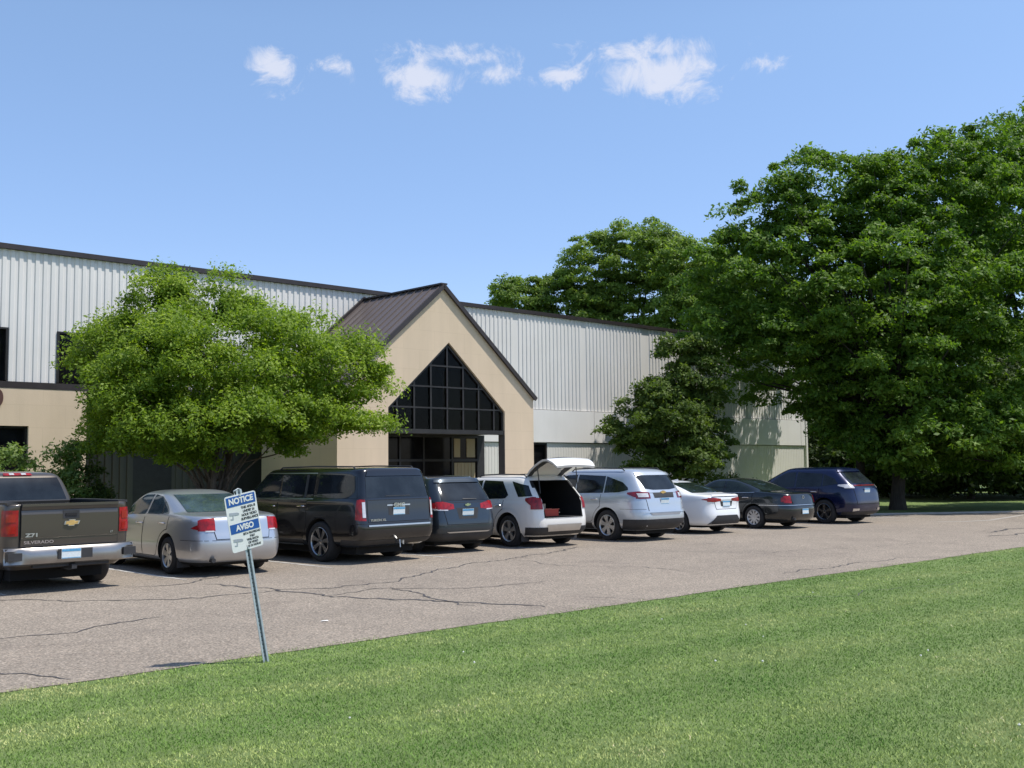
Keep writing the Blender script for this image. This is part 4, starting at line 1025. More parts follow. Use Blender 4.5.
# 2. long black SUV
S2 = Shell([(.32, -1.02, 4.15, .90), (.40, -1.20, 4.32, .985), (.55, -1.29, 4.38, 1.01), (.70, -1.30, 4.40, 1.018), (.82, -1.28, 4.39, 1.02), (1.0, -1.255, 4.36, 1.018), (1.14, -1.245, 4.25, 1.01), (1.20, -1.24, 3.9, 1.0),
            (1.25, -1.235, 3.05, .975), (1.30, -1.22, 2.86, .945), (1.45, -1.19, 2.66, .915), (1.62, -1.15, 2.44, .882), (1.76, -1.11, 2.26, .855), (1.83, -1.08, 2.14, .815), (1.862, -1.02, 2.0, .72), (1.878, -.85, 1.8, .42)], 16, 7)
car2, _, g2 = build_car('long_suv', 'long black full-size SUV behind the NOTICE sign', 'car', (-3.88, 21.85), R(47), S2, p_yukon,
    r=.405, wb=3.30, hw=1.02, tw=.285, spokes=7, rim=simple('grey_chrome_rim', (.34, .35, .37), .22, .9, .15), style='double', rimr=.70, sill=.44, belt=((-.2, 1.25), (3, 1.22)), doors=[(.42, 1.42), (1.43, 2.62)], handles=[(.60, 1.10), (1.62, 1.09)], handlem=chrome,
    swins=[([(-1.10, 1.27), (.16, 1.27)], [(-1.0, 1.70), (-.6, 1.73), (.16, 1.745)]), ([(.28, 1.27), (1.40, 1.265)], [(.28, 1.74), (1.40, 1.74)]), ([(1.46, 1.265), (2.62, 1.25)], [(1.46, 1.75), (2.05, 1.74), (2.38, 1.52), (2.66, 1.27)])],
    wcover=[([(.50, 1.27), (.58, 1.27)], [(.50, 1.735), (.58, 1.735)])], wtrim=[([(.24, 1.25), (2.75, 1.235)], .022), ([(.24, 1.765), (2.05, 1.765), (2.42, 1.53), (2.74, 1.25)], .016), ([(.23, 1.25), (.23, 1.76)], .03), ([(.235, 1.25), (.245, 1.76)], .02)],
    rwin=([(-.80, 1.28), (.80, 1.28)], [(-.75, 1.68), (.75, 1.68)]), fwin=([(-.78, 1.29), (.78, 1.29)], [(-.68, 1.74), (.68, 1.74)]),
    gate=([(-.80, .80), (.80, .80)], [(-.80, 1.24), (.80, 1.24)]),
    lamps=[(redl, -1.12, .84, [.86, .84, .84], [1.24, 1.25, 1.25], .010)],
    rpatch=[('clear_lamp', clrl, [(-.905, .90), (-.845, .90)], [(-.90, 1.20), (-.845, 1.20)], .016), ('clear_lamp', clrl, [(.845, .90), (.905, .90)], [(.845, 1.20), (.90, 1.20)], .016), ('bumper_step', dullchrome, [(-.80, .725), (.80, .725)], [(-.80, .752), (.80, .752)], .022), ('plate_recess', blackpl, [(-.27, .93), (.27, .93)], [(-.27, 1.10), (.27, 1.10)], .006), ('chrome_bar', dullchrome, [(-.30, 1.115), (.30, 1.115)], [(-.30, 1.14), (.30, 1.14)], .012), ('spoiler', p_yukon, [(-.74, 1.70), (.74, 1.70)], [(-.68, 1.80), (.68, 1.80)], .02),
            ('wiper', blackpl, [(-.32, 1.30), (.32, 1.30)], [(-.32, 1.315), (.32, 1.315)], .014)],
    bands=[('bumper', blackpl, .36, .46, -.65, .004), ('bumper_gap', seam, .775, .784, -.9, .003)],
    spatch=[('running_board', dullchrome, [(.62, .33), (2.72, .33)], [(.62, .355), (2.72, .355)], .02), ('sill_trim', blackpl, [(.55, .36), (2.75, .36)], [(.55, .43), (2.75, .43)], .004)],
    rails=(-.85, 1.7, .76, 1.875), railm=blackpl, plate=(0, 1.01, 2, None), exhaust=[], mirror=(2.55, 1.25), zf=.85)
text('badge', 'GMC', .10, dullchrome, car2, Matrix.Translation((0, S2.Rr(0, 1.13)-.03, 1.128)) @ UP, ext=.004, bold=.004, sx=1.3)
text('badge', 'YUKON XL', .060, dullchrome, car2, Matrix.Translation((-.55, S2.Rr(-.55, .83)-.012, .845)) @ UP, ext=.003, bold=.002, sx=1.3)
m1 = MB(); m1.tube([(0, -1.16, .40), (0, -1.38, .40)], .03, 8); m1.tube([(0, -1.39, .36), (0, -1.39, .44)], .018, 8); m1.tube([(-.06, -1.35, .45), (-.06, -1.37, .30)], .012, 6); m1.build('tow_hitch', dullchrome, car2, 40)
# 3. slate crossover
SUVL = lambda H, hw, rb, yf0, k=1.0: [(.25, rb+.2, yf0-.2, hw-.12), (.33, rb+.05, yf0-.04, hw-.03), (.48, rb, yf0, hw), (.66, rb, yf0, hw+.002), (.82, rb+.03, yf0-.03, hw-.002), (.94, rb+.045, yf0-.28, hw-.012), (1.02, rb+.06, 2.95, hw-.03),
            (1.08, rb+.08, 2.62, hw-.055)]
S3 = Shell(SUVL(1.66, .92, -1.0, 3.63) + [(1.14, -.90, 2.460, .85), (1.28, -.80, 2.340, .81), (1.42, -.69, 2.080, .765), (1.52, -.62, 1.860, .725), (1.61, -.56, 1.670, .66), (1.65, -.45, 1.500, .52), (1.67, -.2, 1.270, .25)], 7, 6)
car3, _, _g = build_car('slate_crossover', 'slate blue-grey crossover between the long black SUV and the white one with its hatch up', 'car', (-2.30, 24.05), R(39), S3, p_geq,
    r=.355, wb=2.73, hw=.92, spokes=5, style='double', sill=.34, belt=((-.2, 1.07), (2.4, 1.02)), doors=[(.12, 1.0), (1.01, 2.15)], handles=[(.30, .92), (1.2, .90)], lipm=blackpl, lipw=.045,
    swins=[([(-.50, 1.20), (.02, 1.10)], [(-.38, 1.36), (.02, 1.48)]), ([(.08, 1.09), (.98, 1.08)], [(.08, 1.49), (.98, 1.52)]), ([(1.04, 1.08), (2.15, 1.05)], [(1.04, 1.52), (1.4, 1.50), (1.75, 1.36), (2.1, 1.08)])],
    wtrim=[([(-.2, 1.085), (2.2, 1.035)], .018)], rwin=([(-.64, 1.13), (.64, 1.13)], [(-.56, 1.50), (.56, 1.50)]), fwin=([(-.68, 1.10), (.68, 1.10)], [(-.58, 1.54), (.58, 1.54)]), rglass=c_gl,
    gate=([(-.56, .62), (.56, .62)], [(-.66, 1.10), (.66, 1.10)]),
    lamps=[(redl, -.62, .36, [1.01, .95, .93, .96], [1.07, 1.11, 1.12, 1.06], .009), (clrl, -.66, .52, [.965, .935, .925], [.985, .955, .948], .010)],
    rpatch=[('spoiler', p_geq, [(-.62, 1.52), (.62, 1.52)], [(-.58, 1.60), (.58, 1.60)], .025), ('plate_recess', blackpl, [(-.24, .74), (.24, .74)], [(-.3, .98), (.3, .98)], .006), ('wiper', blackpl, [(-.1, 1.155), (.28, 1.155)], [(-.08, 1.175), (.28, 1.165)], .02),
            ('skid_trim', dullchrome, [(-.52, .45), (.52, .45)], [(-.58, .475), (.58, .475)], .02)],
    bands=[('lower_bumper', blackpl, .27, .44, -.58, .006), ('bumper_gap', seam, .60, .607, -.55, .002)], rails=(-.3, 1.3, .60, 1.63), railm=dullchrome, plate=(0, .88, 4, None), exhaust=[], mirror=(2.1, 1.04), zf=.7)
bowtie(car3, 0, S3.Rr(0, 1.04)-.02, 1.045, .17, chrome)
# 4. white crossover, hatch raised
L4 = SUVL(1.68, .92, -.96, 3.80) + [(1.14, -.84, 2.55, .855), (1.28, -.72, 2.30, .815), (1.42, -.58, 2.02, .775), (1.53, -.48, 1.80, .735), (1.61, -.40, 1.60, .67), (1.65, -.30, 1.42, .52), (1.668, -.1, 1.2, .25)]
S4 = Shell(L4, 8, 6)
cb = MB()
cb.add([(x, y, z) for (z, hwx) in ((.70, .56), (1.02, .62), (1.52, .55)) for y in (-1.3, .55) for x in (-hwx, hwx)],
       [(0, 2, 3, 1), (0, 1, 5, 4), (1, 3, 7, 5), (3, 2, 6, 7), (2, 0, 4, 6), (4, 5, 9, 8), (5, 7, 11, 9), (7, 6, 10, 11), (6, 4, 8, 10), (8, 9, 11, 10)])
car4, _, _g = build_car('white_crossover', 'white crossover with its rear hatch standing open', 'car', (-.12, 25.5), R(40.5), S4, p_white,
    r=.37, wb=2.857, hw=.92, spokes=5, style='wide', rim=alloy, sill=.40, belt=((-.2, 1.09), (2.4, 1.03)), doors=[(.20, 1.06), (1.07, 2.22)], handles=[(.36, .95), (1.26, .92)], handlem=chrome,
    cutters=[cb.mesh('cut')], dark_box=(-.63, .63, -1.0, .6, .66, 1.53),
    swins=[([(-.70, 1.18), (-.30, 1.16)], [(-.50, 1.42), (.02, 1.52)]), ([(.06, 1.20), (.16, 1.12), (1.05, 1.09)], [(.36, 1.52), (1.05, 1.54)]), ([(1.11, 1.09), (2.25, 1.06)], [(1.11, 1.54), (1.5, 1.52), (1.85, 1.38), (2.2, 1.09)])],
    fwin=([(-.68, 1.10), (.68, 1.10)], [(-.58, 1.55), (.58, 1.55)]), lipm=p_white, lipw=.07, lipoff=.02,
    lamps=[(redl, -.55, .63, [1.08, .95, .88, .88], [1.13, 1.16, 1.15, 1.13], .014)],
    bands=[('lower_bumper', blackpl, .29, .47, -.56, .008)],
    rpatch=[('skid_plate', dullchrome, [(-.50, .38), (.50, .38)], [(-.54, .53), (.54, .53)], .022), ('bumper_gap', seam, [(-.58, .665), (.58, .665)], [(-.58, .672), (.58, .672)], .004)],
    rails=(-.35, 1.4, .62, 1.655), flaps=1, mirror=(2.15, 1.05), zf=.7)
# the raised hatch: curved skin, dark glass and lining
def hatch(parent, hinge=(-.30, 1.67)):
    prof = [(0, 0), (-.14, .11), (-.34, .22), (-.54, .31), (-.66, .35), (-.80, .36), (-.96, .29), (-1.08, .19)]
    hwid = [.58, .61, .64, .66, .67, .67, .64, .60]
    m_ = MB(); n = 11; vs = []
    for t_ in (0, 1):
        for (dy, dz), w_ in zip(prof, hwid):
            for i in range(n):
                q = -1+2*i/(n-1); cr_ = .03*(1-q*q); sh = .03 if t_ else 0
                vs.append((q*w_*(1-.03*t_), hinge[0]+dy+(.02*t_), hinge[1]+dz+cr_-sh-(.02 if t_ else 0)))
    k = len(prof); fs = []
    for t_ in (0, 1):
        for j in range(k-1):
            for i in range(n-1):
                a = t_*k*n+j*n+i; f = (a, a+1, a+n+1, a+n); fs.append(f if not t_ else f[::-1])
    for j in range(k-1):
        for i in (0, n-1): a = j*n+i; fs.append((a, a+n, a+n+k*n, a+k*n))
    for i in range(n-1):
        for j in (0, k-1): a = j*n+i; fs.append((a, a+1, a+1+k*n, a+k*n))
    m_.add(vs, fs); h_ = m_.build('hatch', p_white, parent, 40)
    m_ = MB(); vs = []
    for (dy, dz), w_ in zip(prof[1:5], hwid[1:5]):
        for i in range(7): q = -1+2*i/6; vs.append((q*w_*.84, hinge[0]+dy, hinge[1]+dz+.05*(1-q*q)+.006))
    m_.add(vs, [(j*7+i, j*7+i+1, j*7+i+8, j*7+i+7) for j in range(3) for i in range(6)]); m_.raw('hatch_window', c_gl, h_, 40)
    m_ = MB(); vs = []
    for (dy, dz), w_ in zip(prof[:8], hwid[:8]):
        for i in range(7): q = -1+2*i/6; vs.append((q*w_*.93, hinge[0]+dy+.03, hinge[1]+dz+.05*(1-q*q)-.065))
    m_.add(vs, [(j*7+i, j*7+i+1, j*7+i+8, j*7+i+7) for j in range(7) for i in range(6)]); m_.raw('hatch_lining', blackpl, h_, 40)
    m_ = MB()
    for s in (-1, 1): m_.tube([(s*.60, -.80, 1.24), (s*.615, hinge[0]-.42, hinge[1]+.19)], .012, 8)
    m_.build('gas_strut', blackpl, h_)
hatch(car4)
# things lying in the open boot
def inboot(local): 
    M_ = Matrix.Translation(car4.location) @ Matrix.Rotation(car4.rotation_euler.z, 4, 'Z'); return M_ @ Vector(local)
bx = empty('cardboard_box', inboot((-.36, -.42, .71)), car4.rotation_euler.z, 'beige cardboard box in the left of the open boot', 'box')
mb = MB(); mb.box((-.14, -.13, 0), (.14, .13, .28)); b0 = mb.build('carton', simple('cardboard', (.40, .33, .24), .8), bx)
mb = MB(); mb.box((-.142, -.03, .281), (.142, .03, .284)); mb.build('tape', simple('tape', (.5, .45, .36), .4), b0)
rb = empty('red_tote', inboot((-.22, -.62, .71)), car4.rotation_euler.z, 'red crate on the floor of the open boot', 'crate')
mb = MB(); 
for a, b in (((-.26, -.14, 0), (.22, .14, .02)), ((-.26, -.14, .021), (.22, -.12, .15)), ((-.26, .12, .021), (.22, .14, .15)), ((-.26, -.119, .021), (-.24, .119, .15)), ((.20, -.119, .021), (.22, .119, .15))): mb.box(a, b)
mb.build('crate_body', simple('red_plastic', (.42, .03, .015), .5), rb)
mb = MB(); mb.box((-.28, -.155, .151), (.24, -.115, .165)); mb.box((-.28, .115, .151), (.24, .155, .165)); mb.build('rim', simple('red_plastic_light', (.5, .10, .06), .5), rb)
# 5. pale silver large crossover
S5 = Shell([(.27, -.90, 3.780, .86), (.36, -1.06, 3.950, .97), (.50, -1.12, 4.020, .992), (.66, -1.12, 4.030, .998), (.84, -1.085, 4.000, .992), (.98, -1.07, 3.750, .98), (1.08, -1.05, 3.200, .95), (1.14, -1.03, 2.800, .925),
            (1.20, -1.0, 2.780, .90), (1.34, -.92, 2.520, .855), (1.48, -.82, 2.240, .81), (1.62, -.72, 2.000, .765), (1.71, -.62, 1.820, .70), (1.765, -.48, 1.620, .56), (1.79, -.2, 1.370, .28)], 6.5, 6)
car5, _, _g = build_car('silver_crossover', 'large pale silver crossover next to the white sedan', 'car', (2.33, 27.25), R(41.5), S5, p_trav,
    r=.385, wb=3.02, hw=.985, tw=.25, spokes=6, style='wide', sill=.46, belt=((-.2, 1.16), (2.6, 1.10)), doors=[(.22, 1.15), (1.16, 2.4)], handles=[(.42, 1.02), (1.36, 1.0)], handlem=chrome,
    swins=[([(-.62, 1.26), (-.35, 1.205), (.14, 1.185)], [(-.60, 1.32), (-.42, 1.45), (.14, 1.60)]), ([(.18, 1.185), (1.14, 1.17)], [(.18, 1.605), (1.14, 1.64)]), ([(1.19, 1.17), (2.4, 1.13)], [(1.19, 1.64), (1.6, 1.62), (2.0, 1.44), (2.36, 1.16)])],
    rwin=([(-.56, 1.29), (-.3, 1.26), (.3, 1.26), (.56, 1.29)], [(-.63, 1.60), (.63, 1.60)]), fwin=([(-.72, 1.16), (.72, 1.16)], [(-.62, 1.64), (.62, 1.64)]),
    gate=([(-.60, .72), (.60, .72)], [(-.68, 1.19), (.68, 1.19)]),
    lamps=[(redd, -.62, .50, [1.16, 1.07, 1.045, 1.05], [1.20, 1.225, 1.22, 1.20], .010)],
    rpatch=[('clear_lamp', clrl, [(-.80, 1.085), (-.56, 1.085)], [(-.80, 1.175), (-.56, 1.175)], .016), ('clear_lamp', clrl, [(.56, 1.085), (.80, 1.085)], [(.56, 1.175), (.80, 1.175)], .016), ('spoiler', p_trav, [(-.62, 1.61), (.62, 1.61)], [(-.60, 1.68), (.60, 1.68)], .02), ('plate_recess', blackpl, [(-.36, 1.06), (.36, 1.06)], [(-.38, 1.19), (.38, 1.19)], .008),
            ('bumper_recess', simple('grey_shadow_panel', (.26, .27, .29), .5), [(-.50, .64), (.50, .64)], [(-.58, .70), (.58, .70)], .009)],  # darker grey patch paints shade onto the bumper
    bands=[('lower_bumper', blackpl, .29, .545, -.52, .006), ('bumper_gap', seam, .79, .797, -.45, .002), ('bumper_highlight', p_trav, .71, .745, -1.0, .018)],
    spatch=[('sill_cladding', blackpl, [(.5, .29), (2.5, .29)], [(.5, .44), (2.5, .44)], .006)], rails=(-.35, 1.5, .66, 1.775), plate=(0, .98, 4, None), exhaust=[], mirror=(2.35, 1.12), zf=.75)
bowtie(car5, 0, S5.Rr(0, 1.20)-.02, 1.20, .20, gold)
# 6. white sedan
S6 = Shell([(.19, -.80, 3.450, .77), (.26, -.96, 3.580, .87), (.42, -1.0, 3.640, .888), (.56, -.995, 3.640, .89), (.70, -.97, 3.580, .885), (.80, -.965, 3.400, .872), (.90, -.97, 2.950, .85), (.98, -.97, 2.600, .82),
            (1.03, -.93, 2.350, .80), (1.06, -.72, 2.280, .785), (1.09, -.40, 2.200, .77), (1.18, -.12, 2.150, .725), (1.28, .22, 1.910, .675), (1.355, .52, 1.670, .625), (1.40, .75, 1.500, .55), (1.425, .95, 1.350, .38), (1.432, 1.02, 1.270, .2)], 5.5, 6.5)
car6, _, _g = build_car('white_sedan', 'white compact sedan parked between the pale silver crossover and the dark sedan', 'car', (4.50, 29.85), R(40), S6, p_cor,
    r=.32, wb=2.70, hw=.89, tw=.21, spokes=9, style='thin', sill=.28, belt=((-.2, 1.02), (2.3, .94)), doors=[(.05, 1.0), (1.01, 2.1)], handles=[(.26, .87), (1.18, .85)],
    swins=[([(.06, 1.06), (.98, 1.03)], [(.30, 1.19), (.60, 1.31), (.98, 1.35)]), ([(1.04, 1.03), (2.02, .99)], [(1.04, 1.35), (1.32, 1.33), (1.62, 1.21), (1.98, 1.01)])],
    glass=c_glg, rwin=([(-.62, 1.10), (.62, 1.10)], [(-.50, 1.37), (.50, 1.37)]), fwin=([(-.62, 1.05), (.62, 1.05)], [(-.50, 1.37), (.50, 1.37)]),
    gatename='boot_lid', gate=([(-.42, .66), (.42, .66)], [(-.52, 1.0), (.52, 1.0)]),
    lamps=[(redl, -.74, .22, [.925, .875, .86, .885], [.94, .975, .975, .945], .008)],
    rpatch=[('chrome_bar', dullchrome, [(-.36, .895), (.36, .895)], [(-.36, .915), (.36, .915)], .006), ('plate_recess', blackpl, [(-.22, .74), (.22, .74)], [(-.26, .88), (.26, .88)], .0055),
            ('diffuser', blackpl, [(-.66, .27), (.66, .27)], [(-.42, .50), (.42, .50)], .012), ('spoiler', p_cor, [(-.55, 1.0), (.55, 1.0)], [(-.5, 1.035), (.5, 1.035)], .03)],
    plate=(0, .81, -4, None), exhaust=[], mirror=(1.95, .97), zf=.6)
m1 = MB(); m1.add([(0, .72, 1.415), (0, .98, 1.43), (0, .74, 1.47), (-.02, .74, 1.415), (.02, .74, 1.415)], [(0, 1, 2), (3, 1, 2), (4, 2, 1), (3, 2, 4)]); m1.build('roof_aerial', p_cor, car6)
# 7. dark sedan
S7 = Shell([(.20, -.95, 3.700, .80), (.27, -1.08, 3.840, .90), (.42, -1.15, 3.910, .92), (.58, -1.16, 3.910, .925), (.70, -1.13, 3.860, .92), (.80, -1.11, 3.650, .905), (.90, -1.09, 3.100, .885), (.98, -1.06, 2.600, .86),
            (1.03, -.98, 2.380, .84), (1.055, -.75, 2.300, .825), (1.08, -.35, 2.240, .81), (1.16, -.08, 2.230, .77), (1.28, .28, 1.990, .715), (1.37, .60, 1.750, .66), (1.42, .85, 1.570, .59), (1.447, 1.0, 1.430, .44), (1.457, 1.08, 1.350, .22)], 5, 6.5)
car7, _, _g = build_car('dark_sedan', 'dark green-black four-door sedan between the white sedan and the blue crossover', 'car', (7.00, 31.85), R(41.5), S7, p_buick,
    r=.33, wb=2.81, hw=.925, spokes=10, style='spoke', rim=simple('hubcap_silver', (.55, .55, .55), .4, .6, .1), sill=.30, belt=((-.2, 1.02), (2.3, .95)), doors=[(.05, 1.12), (1.13, 2.25)], handles=[(.28, .89), (1.32, .87)], handlem=chrome,
    swins=[([(.08, 1.055), (1.08, 1.035)], [(.28, 1.19), (.62, 1.33), (1.08, 1.375)]), ([(1.15, 1.035), (2.12, 1.0)], [(1.15, 1.375), (1.45, 1.36), (1.75, 1.22), (2.08, 1.02)])], glass=c_glg,
    wtrim=[([(.0, 1.045), (2.15, .995)], .014)], rwin=([(-.66, 1.09), (.66, 1.09)], [(-.54, 1.39), (.54, 1.39)]), fwin=([(-.66, 1.06), (.66, 1.06)], [(-.54, 1.39), (.54, 1.39)]),
    gatename='boot_lid', gate=([(-.50, .66), (.50, .66)], [(-.58, 1.0), (.58, 1.0)]),
    lamps=[(redl, -.86, .55, [.78, .75, .74], [.90, .945, .95], .010)], bands=[('bumper_strip', dullchrome, .675, .69, -.2, .010), ('bumper_gap', seam, .70, .707, -.5, .002)], plate=(0, .50, -2, None), mirror=(2.1, .98), exhaust=[-.5], zf=.6)
text('badge', 'O', .13, dullchrome, car7, Matrix.Translation((0, S7.Rr(0, .9)-.015, .90)) @ UP, ext=.003)
# 8. blue crossover
S8 = Shell([(.26, -.80, 3.620, .84), (.35, -.95, 3.760, .94), (.50, -.99, 3.800, .963), (.66, -1.0, 3.800, .966), (.84, -.97, 3.760, .96), (.96, -.955, 3.450, .945), (1.04, -.94, 2.950, .92), (1.10, -.92, 2.660, .90),
            (1.18, -.86, 2.500, .87), (1.32, -.72, 2.360, .82), (1.46, -.55, 2.080, .775), (1.58, -.42, 1.840, .73), (1.68, -.33, 1.660, .66), (1.73, -.2, 1.500, .52), (1.755, .0, 1.300, .26)], 6.5, 6)
car8, _, _g = build_car('blue_crossover', 'deep blue crossover at the far right end of the row', 'car', (9.70, 34.1), R(40.5), S8, p_edge,
    r=.375, wb=2.85, hw=.965, tw=.25, spokes=5, style='double', rim=darkalloy, sill=.36, belt=((-.2, 1.12), (2.5, 1.06)), doors=[(.18, 1.08), (1.09, 2.3)], handles=[(.36, .98), (1.3, .96)], handlem=chrome,
    swins=[([(-.45, 1.24), (.08, 1.16)], [(-.30, 1.40), (.08, 1.54)]), ([(.12, 1.155), (1.06, 1.13)], [(.12, 1.55), (1.06, 1.60)]), ([(1.12, 1.13), (2.25, 1.09)], [(1.12, 1.60), (1.5, 1.58), (1.85, 1.42), (2.2, 1.12)])],
    rwin=([(-.64, 1.25), (.64, 1.25)], [(-.56, 1.58), (.56, 1.58)]), fwin=([(-.72, 1.12), (.72, 1.12)], [(-.6, 1.62), (.6, 1.62)]),
    gate=([(-.60, .62), (.60, .62)], [(-.68, 1.16), (.68, 1.16)]),
    lamps=[(clrl, -.46, .60, [1.17, 1.12, 1.10, 1.10], [1.21, 1.22, 1.21, 1.20], .010)],
    rpatch=[('lamp_bar', redd, [(-.58, 1.165), (.58, 1.165)], [(-.58, 1.195), (.58, 1.195)], .012), ('spoiler', p_edge, [(-.62, 1.595), (.62, 1.595)], [(-.56, 1.68), (.56, 1.68)], .03), ('exhaust_trim', chrome, [(-.74, .40), (-.5, .42)], [(-.74, .48), (-.5, .48)], .012), ('exhaust_trim', chrome, [(.5, .42), (.74, .40)], [(.5, .48), (.74, .48)], .012)],
    bands=[('lower_bumper', blackpl, .28, .38, -.56, .006), ('bumper_gap', seam, .60, .607, -.5, .002)], plate=(0, 1.02, 4, None), mirror=(2.2, 1.1), exhaust=[], zf=.7)
# 9. pickup truck
S9 = Shell([(.36, -.92, 4.45, .86), (.46, -1.0, 4.60, .97), (.60, -1.02, 4.68, 1.0), (.80, -1.03, 4.70, 1.012), (1.0, -1.035, 4.68, 1.012), (1.16, -1.035, 4.5, 1.008), (1.24, -1.035, 3.9, 1.0), (1.32, -1.04, 3.5, .985), (1.352, -1.035, 3.4, .972), (1.358, -1.02, 3.35, .955)], 22, 5)
bedc = MB(); bedc.box((-.80, -.965, .80), (.80, .78, 1.6))
car9, _, g9 = build_car('pickup_truck', 'brownish-grey crew-cab pickup truck at the left edge, seen from behind', 'pickup truck', (-8.38, 17.12), R(46), S9, p_truck,
    group='cars parked nose-in along the building', r=.40, wb=3.64, hw=1.012, tw=.27, gap=.07, spokes=6, style='spoke', sill=.50, belt=((0, 1.33), (3, 1.31)), doors=[(.95, 1.85), (1.86, 2.95)], handles=[(1.10, 1.14), (2.0, 1.13)],
    cutters=[bedc.mesh('bed')], dark_box=(-.81, .81, -.97, .79, .79, 1.345), swins=[], zf=.9)
# cab
S9c = Shell([(1.30, .86, 3.28, .94), (1.36, .86, 3.12, .925), (1.50, .90, 2.90, .865), (1.66, .96, 2.62, .80), (1.75, 1.02, 2.42, .755), (1.81, 1.08, 2.28, .70), (1.845, 1.2, 2.1, .58), (1.86, 1.4, 1.9, .3)], 14, 4.5)
link('cab', S9c.mesh('cab'), p_truck, car9, 32)
m1 = MB(); patch(m1, S9c.rear(.005), [(-.77, 1.38), (.77, 1.38)], [(-.66, 1.75), (.66, 1.75)], 16, 8); m1.raw('rear_window', c_gl, car9, 50)
m1 = MB(); patch(m1, S9c.rear(.006, True), [(-.80, 1.38), (.80, 1.38)], [(-.68, 1.76), (.68, 1.76)], 16, 8); m1.raw('windscreen', c_gl, car9, 50)
for s in (-1, 1):
    for bot, top in ((([(1.02, 1.37), (1.82, 1.37)]), ([(1.10, 1.76), (1.82, 1.77)])), (([(1.88, 1.37), (2.92, 1.37)]), ([(1.88, 1.77), (2.3, 1.76), (2.6, 1.6), (2.88, 1.4)]))):
        m1 = MB(); patch(m1, S9c.side(s, .004), bot, top, 14, 8); m1.raw('window', c_gl, car9, 50)
    m1 = MB(); m1.box((s*1.0, 2.85, 1.36), (s*1.26, 2.98, 1.62)); m1.build('side_mirror', blackpl, car9)
m1 = MB(); patch(m1, S9c.rear(.02), [(-.24, 1.78), (.24, 1.78)], [(-.23, 1.815), (.23, 1.815)], 8, 3); bl_ = m1.raw('brake_light', redl, car9)
m1 = MB(); 
for cx_ in (-.10, .10): patch(m1, S9c.rear(.024), [(cx_-.04, 1.785), (cx_+.04, 1.785)], [(cx_-.04, 1.81), (cx_+.04, 1.81)], 4, 3)
m1.raw('cargo_lamp', clrl, bl_)
yR = S9.Rr(0, 1.0)
m1 = MB(); m1.box((-.775, yR-.012, .70), (.775, yR-.003, 1.342)); tg = m1.build('tailgate', seam, car9)
m1 = MB()
def gatesheet(z0, z1, y0, y1, x=.763): m1.add([(-x, y0, z0), (x, y0, z0), (x, y1, z1), (-x, y1, z1)], [(0, 1, 2, 3)])
prof = [(.715, -.016), (.80, -.022), (.835, -.022), (.845, -.034), (1.20, -.036), (1.225, -.030), (1.262, -.024), (1.27, -.036), (1.315, -.045), (1.345, -.040), (1.352, -.0)]
for (z0, y0), (z1, y1) in zip(prof[:-1], prof[1:]): gatesheet(z0, z1, yR+y0, yR+y1)
m1.raw('gate_skin', p_truck, tg)
m1 = MB(); m1.box((-.76, yR-.062, 1.322), (.76, yR+.06, 1.362)); m1.build('gate_cap', p_truck, tg)
m1 = MB(); m1.box((-.13, yR-.040, 1.12), (.13, yR-.037, 1.25)); hn = m1.build('handle', blackpl, tg)
m1 = MB(); m1.box((-.09, yR-.052, 1.165), (.09, yR-.041, 1.205)); m1.build('handle_grip', seam, hn)
bowtie(tg, 0, yR-.045, 1.055, .27, dullchrome); b_ = bowtie(tg, 0, yR-.053, 1.055, .225, gold)
text('lettering', 'SILVERADO', .066, simple('dull_letter', (.42, .36, .33), .4, .5), tg, Matrix.Translation((-.49, yR-.026, .775)) @ UP, ext=.002, bold=.001, sx=1.35)
text('lettering', 'Z71', .075, dullchrome, tg, Matrix.Translation((-.60, yR-.040, .885)) @ UP, ext=.003, bold=.003, sx=1.6)
text('lettering', 'LT', .04, dullchrome, tg, Matrix.Translation((.66, yR-.040, .885)) @ UP, ext=.002, bold=.001)
for s in (-1, 1):
    m1 = MB(); wraplamp(m1, S9, s, -.90, .80, [.88, .88, .88], [1.27, 1.27, 1.27], .012); tl = m1.raw('tail_light', redl, car9, 40)
    m1 = MB(); 
    for z0 in (.885, 1.06): wraplamp(m1, S9, s, -.99, .835, [z0+.03, z0+.03], [z0+.15, z0+.15], .019)
    m1.raw('lamp_lens', simple('lens_deep_red', (.30, .004, .01), .1, coat=1), tl, 40)
    m1 = MB(); xe = s*.955; m1.box((min(xe, s*.80), -1.0, 1.345), (max(xe, s*.80), .80, 1.385)); m1.build('bed_rail_cap', blackpl, car9)
# rear bumper with step corners
m1 = MB(); n = 23; vs = []
zs = [(.44, .00), (.46, .035), (.52, .05), (.60, .045), (.66, .03), (.70, .0), (.70, -.10)]
for (z, o_) in zs:
    for i in range(n):
        q = -1+2*i/(n-1); x = q*1.02; y = -1.19 - o_ + .13*abs(q)**6
        if abs(q) > .76 and .48 < z < .66: y += .035
        vs.append((x, y + (.02 if z > .69 and o_ < 0 else 0), z))
m1.add(vs, [(j*n+i, j*n+i+1, (j+1)*n+i+1, (j+1)*n+i) for j in range(len(zs)-1) for i in range(n-1)])
bp = m1.raw('bumper', simple('aged_bumper_chrome', (.33, .31, .29), .3, .9, .12), car9, 40)
m1 = MB(); m1.box((-1.0, -1.10, .47), (1.0, -1.0, .695)); m1.box((-.60, -1.13, .39), (.60, -1.05, .46)); m1.build('bumper_support', blackpl, bp)
for s in (-1, 1):
    m1 = MB(); m1.box((min(s*.80, s*1.005), -1.222, .52), (max(s*.80, s*1.005), -1.1, .635)); m1.build('corner_step', blackpl, bp)
m1 = MB(); m1.box((-.27, -1.256, .515), (.27, -1.242, .665)); m1.build('plate_recess', blackpl, bp)
